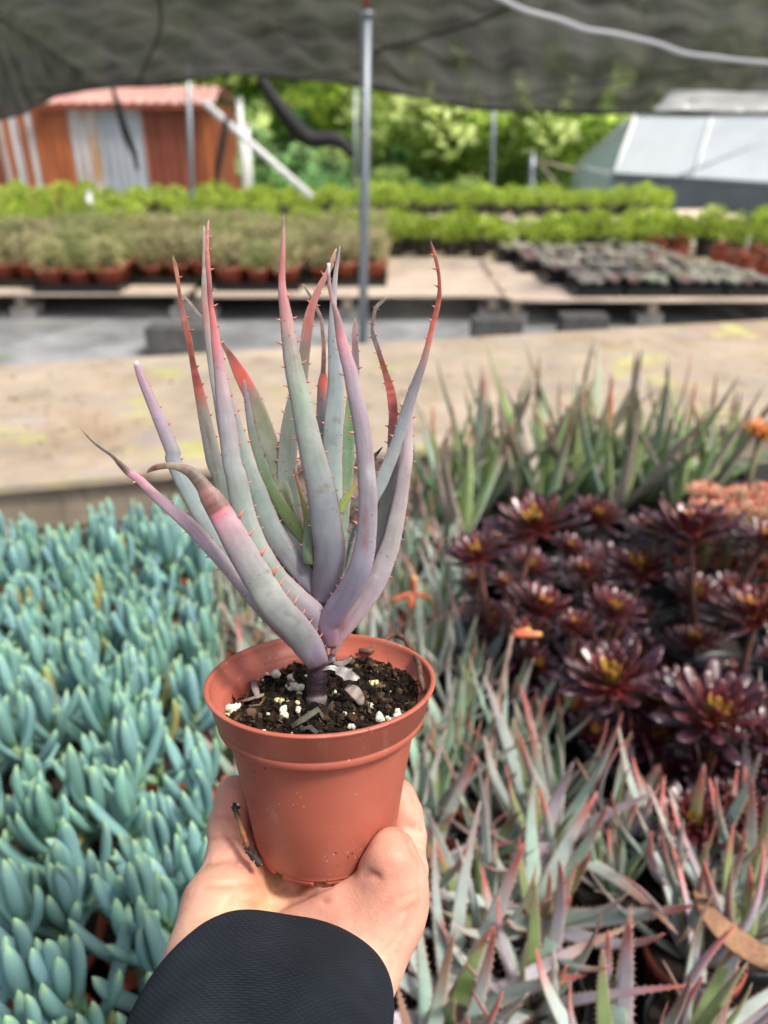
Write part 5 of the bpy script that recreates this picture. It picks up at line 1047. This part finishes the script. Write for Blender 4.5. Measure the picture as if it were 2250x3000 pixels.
hand = np.maximum(hand, np.where(GZ < .335, E_, -1)).astype(np.float32)
# creases
CRS = []
def crease(pts, r, dep):
    global hand
    n_ = len(pts) - 1; fld = None
    for i, (a, b) in enumerate(zip(pts, pts[1:])):
        f_ = math.sin(math.pi * (i + .6) / (n_ + .2)) ** .7 * np.exp(-(cone(a, b, 0, 0) / r) ** 2); fld = f_ if fld is None else np.maximum(fld, f_)
    hand = hand + dep * 1.6 * fld
def surf(px, py):
    """first point of the skin seen through a photo pixel"""
    for i in range(600):
        z = .26 + .0003 * i; v = pc(px, py, z); ii = ((np.array(v) - lo) / ST).astype(int)
        if (ii < 0).any() or (ii >= nn_).any(): continue
        if hand[tuple(ii)] < 0: return v
    return None
def cr(pxs, r=.0012, dep=.0009):
    q, _ = catmull([(a, b, 0) for a, b in pxs], 12); P = [surf(a, b) for a, b, _ in q]; P = [p for p in P if p is not None]; P = [p for i, p in enumerate(P) if i == 0 or abs(p[2] - P[i-1][2]) < .0035]
    if len(P) > 2: crease(P, r * 1.25, dep * 1.2); CRS.append((np.array([tuple(p) for p in P]), dep))
# pot presses into the skin
W0 = (GX - OB.x, GY - OB.y, GZ - OB.z)
uu = W0[0] * AX.x + W0[1] * AX.y + W0[2] * AX.z; rr = np.sqrt(np.maximum(0, W0[0] ** 2 + W0[1] ** 2 + W0[2] ** 2 - uu ** 2))
pot = np.maximum(rr - (.0334 + .160 * np.maximum(uu, 0)), np.maximum(-.0026 - uu, uu - .12))
hand = np.maximum(hand, -(pot - .0001))
cr([(606, 2532), (640, 2516), (690, 2516), (740, 2540), (800, 2574)], .0018, .0017)
cr([(600, 2600), (720, 2592), (830, 2602), (910, 2635), (960, 2640)], .0013, .0010)
cr([(700, 2640), (790, 2650), (880, 2640)], .0010, .0005)
cr([(760, 2690), (850, 2640), (960, 2585), (1040, 2552)], .0022, .0016)
cr([(1070, 2566), (1084, 2560), (1098, 2562), (1115, 2570)], .0012, .0009)

cr([(1176, 2424), (1205, 2424), (1236, 2430)], .0013, .0013)
cr([(1192, 2450), (1212, 2490), (1232, 2525)], .0015, .0014)
cr([(608, 2462), (650, 2452), (700, 2458)], .0010, .0007); cr([(622, 2400), (650, 2392), (690, 2396)], .0010, .0004)
cr([(640, 2700), (700, 2620), (770, 2590)], .0012, .0007); cr([(1205, 2640), (1180, 2720), (1120, 2790)], .0014, .0005); cr([(1225, 2620), (1205, 2700), (1160, 2790)], .0010, .0004); cr([(560, 2700), (640, 2690), (720, 2700)], .0010, .0004); cr([(1100, 2680), (1150, 2640), (1235, 2600)], .0008, .0003); cr([(1125, 2700), (1180, 2670), (1230, 2640)], .0008, .0003)
V, Q = surface_nets(hand, lo, ST)
for _ in range(3):                                                        # light smoothing
    s_ = np.zeros_like(V); c_ = np.zeros(len(V))
    for a, b in ((0, 1), (1, 2), (2, 3), (3, 0)):
        np.add.at(s_, Q[:, a], V[Q[:, b]]); np.add.at(c_, Q[:, a], 1); np.add.at(s_, Q[:, b], V[Q[:, a]]); np.add.at(c_, Q[:, b], 1)
    V = V * .5 + .5 * s_ / np.maximum(c_, 1)[:, None]
# keep the largest connected piece only (union-find by label spreading)
lab = np.arange(len(V))
for _ in range(400):
    mn = lab[Q].min(1); new = lab.copy()
    for k in range(4): np.minimum.at(new, Q[:, k], mn)
    new = new[new]
    if (new == lab).all(): break
    lab = new
vals, cts = np.unique(lab, return_counts=True); keep = lab == vals[cts.argmax()]
Q = Q[keep[Q].all(1)]; rem = -np.ones(len(V), int); rem[keep] = np.arange(keep.sum()); V = V[keep]; Q = rem[Q]
Rm = np.array([RT[:], UP[:], FW[:]]); Vw = V @ Rm + np.array(CAM)
WR = Vector(cw(*pc(760, 3100, .24)))
person = thing('person', 'hand of a person in a dark navy sleeve, palm up, gripping the terracotta-coloured pot', 'person', WR)
m = MB(); m.v = [tuple(v) for v in (Vw - np.array(WR))]; m.f = [tuple(int(i) for i in f) for f in Q]; m.m = [0] * len(m.f)
# skin tone: pinker on the finger pads and palm edge, yellower on the palm
pale = np.array(lin('#e2b29c')); pink = np.array(lin('#d68f7a')); yel = np.array(lin('#dfb68c')); red = np.array(lin('#c47763'))
px_ = 1125 + F * V[:, 0] / V[:, 2]; py_ = 1500 - F * V[:, 1] / V[:, 2]
def bump(cx, cy, sx, sy): return np.exp(-((V[:, 0] - cx) / sx) ** 2 - ((V[:, 1] - cy) / sy) ** 2)[:, None]
def at(px, py, z=.34): v = pc(px, py, z); return v.x, v.y
colr = np.tile(pale, (len(V), 1))
for (px, py, sx, sy, cc, k) in ((650, 2420, .010, .022, pink, .8), (1200, 2400, .010, .020, pink, .9), (1150, 2500, .012, .010, red, .6), (760, 2600, .025, .010, pink, .75), (720, 2680, .018, .012, yel, .9), (1060, 2600, .02, .01, pink, .5), (1180, 2700, .02, .02, red, .25), (900, 2630, .02, .006, red, .35)):
    w_ = bump(*at(px, py), sx, sy) * k; colr = colr * (1 - w_) + cc * w_
for P_, dep in CRS:
    dmin = np.full(len(V), 9.)
    for a, b in zip(P_, P_[1:]):
        t = np.clip(((V - a) @ (b - a)) / max(1e-12, (b - a) @ (b - a)), 0, 1)[:, None]; dmin = np.minimum(dmin, np.linalg.norm(V - a - t * (b - a), axis=1))
    w_ = (np.exp(-(dmin / .0011) ** 2) * min(.75, dep * 600))[:, None]; colr = colr * (1 - w_) + red * .75 * w_
m.c = [tuple(c) for c in colr]
m.build('hand', M['skin'], person)

# thumb nail edge: a thin nail on the far side of the tip
# sleeve: a knitted cuff, open end towards the hand
mS = bpy.data.materials.new('navy_knit'); mS.use_nodes = True; T = mS.node_tree; N = T.nodes; b = N['Principled BSDF']; lk = T.links.new
b.inputs['Roughness'].default_value = .95; b.inputs['Specular IOR Level'].default_value = .15; b.inputs['Sheen Weight'].default_value = 0; b.inputs['Sheen Roughness'].default_value = .5
uv = N.new('ShaderNodeUVMap'); uv.uv_map = 'UVMap'; sx = N.new('ShaderNodeSeparateXYZ'); lk(uv.outputs[0], sx.inputs[0])
def mth(op, a, b_=None):
    n_ = N.new('ShaderNodeMath'); n_.operation = op
    for i, v in enumerate((a, b_)):
        if v is None: continue
        if isinstance(v, (int, float)): n_.inputs[i].default_value = v
        else: lk(v, n_.inputs[i])
    return n_.outputs[0]
# v counts rows of knit, u counts stitches
row = mth('SINE', mth('MULTIPLY', sx.outputs[1], 6.283)); off = mth('MULTIPLY', mth('ROUND', sx.outputs[1]), 3.14159); stc = mth('SINE', mth('ADD', mth('MULTIPLY', sx.outputs[0], 6.283), off))
nz = N.new('ShaderNodeTexNoise'); nz.inputs['Scale'].default_value = 900; tc = N.new('ShaderNodeTexCoord'); lk(tc.outputs['Object'], nz.inputs[0])
nz2 = N.new('ShaderNodeTexNoise'); nz2.inputs['Scale'].default_value = 35; nz2.inputs['Detail'].default_value = 4; lk(tc.outputs['Object'], nz2.inputs[0])
hgt = mth('ADD', mth('MULTIPLY', row, .5), mth('MULTIPLY', stc, .18)); hg2 = mth('ADD', hgt, mth('MULTIPLY', nz.outputs[0], .6))
bp = N.new('ShaderNodeBump'); bp.inputs['Strength'].default_value = .8; bp.inputs['Distance'].default_value = .0004; lk(hg2, bp.inputs['Height']); lk(bp.outputs[0], b.inputs['Normal'])
cr_ = N.new('ShaderNodeMix'); cr_.data_type = 'RGBA'; cr_.inputs[6].default_value = (.0035, .0060, .0095, 1); cr_.inputs[7].default_value = (.045, .060, .080, 1)
fac = N.new('ShaderNodeMapRange'); fac.inputs[1].default_value = -.5; fac.inputs[2].default_value = 1.1; lk(mth('ADD', hgt, mth('MULTIPLY', mth('SUBTRACT', nz2.outputs[0], .5), 1.2)), fac.inputs[0]); lk(fac.outputs[0], cr_.inputs[0]); lk(cr_.outputs[2], b.inputs['Base Color'])
M['knit'] = mS
rings_ = [(.325, -.0415, -.2000, .0445, .0285, .14), (.318, -.0430, -.2000, .0462, .0302, .12), (.300, -.0465, -.2000, .0478, .0320, .08), (.280, -.0470, -.2005, .0480, .0335, .04), (.255, -.0455, -.2015, .0470, .0345, 0), (.22, -.044, -.203, .0480, .0360, 0), (.17, -.040, -.205, .052, .040, 0), (.10, -.035, -.21, .057, .046, 0), (0, -.02, -.23, .064, .054, 0)]
q, L = catmull([(x, y, z, a, b_, rl_) for z, x, y, a, b_, rl_ in rings_], 120)
na = 160; m = MB(); uvs = []
def ringpts(v, inset, zo=0):
    x, y, z, a, b_, rl_ = v; out = []
    for k in range(na):
        th = 2 * math.pi * k / na; e = 2 / 2.8
        cx = (a - inset) * math.copysign(abs(math.cos(th)) ** e, math.cos(th)); cy = (b_ - inset) * math.copysign(abs(math.sin(th)) ** e, math.sin(th))
        f = 1 + .020 * noise.noise(Vector((math.cos(th) * 1.6, math.sin(th) * 1.6, z * 28))) + .016 * math.sin(z * 90 + th * 2 + 2 * math.sin(th * 3)) * sstep(.33, .27, z)
        X = cx * math.cos(rl_) + cy * math.sin(rl_); Y = -cx * math.sin(rl_) * .0 + cy * math.cos(rl_) - cx * rl_ * .55
        Y += .0040 * sstep(.0, .8, -cx / a) * sstep(.27, .32, z) * sstep(-.5, .5, cy / b_)
        # rim plane leans: the top edge reaches further to the hand than the sides
        zz_ = z + (.004 * math.sin(th) - .010 * (cx / a) ** 2 - .004 * cx / a) * sstep(.20, .31, z)
        out.append(cw(x + X * f, y + Y * f, zz_ + zo))
    return out
prof_ = [(ringpts(q[0], .0055, -.016), -6), (ringpts(q[0], .0045, -.006), -3), (ringpts(q[0], .0040, -.001), -1.5), (ringpts(q[0], .0030, .0008), -1), (ringpts(q[0], .0015, .0012), -.5)] + [(ringpts(v, 0, 0), i) for i, v in enumerate(q)]
ids = []
for r_, i in prof_: ids.append([m.vert(p - WR) for p in r_])
for a, b_ in zip(ids, ids[1:]):
    for k in range(na): m.face((a[k], b_[k], b_[(k+1) % na], a[(k+1) % na]))
o = m.build('sleeve', M['knit'], person)
# uv: rows along the sleeve, stitches round it
me = o.data; ul = me.uv_layers.new(name='UVMap'); arc = [0]
for a, b_ in zip(prof_, prof_[1:]): arc.append(arc[-1] + (Vector(b_[0][40]) - Vector(a[0][40])).length)
vi = np.zeros(len(me.loops), int); me.loops.foreach_get('vertex_index', vi); rowi = vi // na; ki = vi % na
ki2 = ki.astype(float); fi = np.arange(len(vi)) // 4; last = (fi % na) == na - 1; ki2[last & (ki == 0)] = na
UVv = np.stack([ki2 / na * 120, np.array(arc)[rowi] / .0014], 1).astype(np.float32); ul.data.foreach_set('uv', UVv.ravel())
# dead root stub wedged between pot and fingers
m = MB(); ps = [(205, 1095, 26), (215, 1130, 20), (240, 1200, 17), (262, 1270, 18), (290, 1350, 17), (305, 1400, 22), (335, 1440, 26), (390, 1500, 22)]
q, _ = catmull([(*pw(600 + X / 2.37, 1900 + Y / 2.37, z), r / 2.37 / F * .35) for (X, Y, r), z in zip(ps, (.352, .351, .350, .3495, .349, .3485, .348, .346))], 40)
rt = random.Random(4); cs = [ramp([(0, (.02, .015, .012)), (.10, (.05, .04, .03)), (.25, (.30, .17, .07)), (.5, (.34, .12, .04)), (.62, (.12, .05, .03)), (.75, (.03, .02, .015)), (1, (.04, .025, .02))], i / 39) for i in range(40)]
b0 = Vector(q[0][:3]); m.tube([Vector(v[:3]) - b0 for v in q], [v[3] * rt.uniform(.85, 1.15) for v in q], 10, cs)
for _ in range(40):
    i = rt.choice((0, 1, 2, 24, 26, 28, 30, 31, 32, 33, 34, 36, 38)); lump(m, Vector(q[i][:3]) - b0 + Vector((rt.gauss(0, 1), rt.gauss(0, 1), rt.gauss(0, 1))) * .0010, rt.uniform(.0003, .0011), rt.choice(((.03, .02, .015), (.03, .02, .015), (.62, .60, .58))), rt)
o = m.build('root_stub', M['stem']); o.location = b0; tag(o, 'dead brown root stub with soil crumbs wedged between pot and little finger', 'twig')
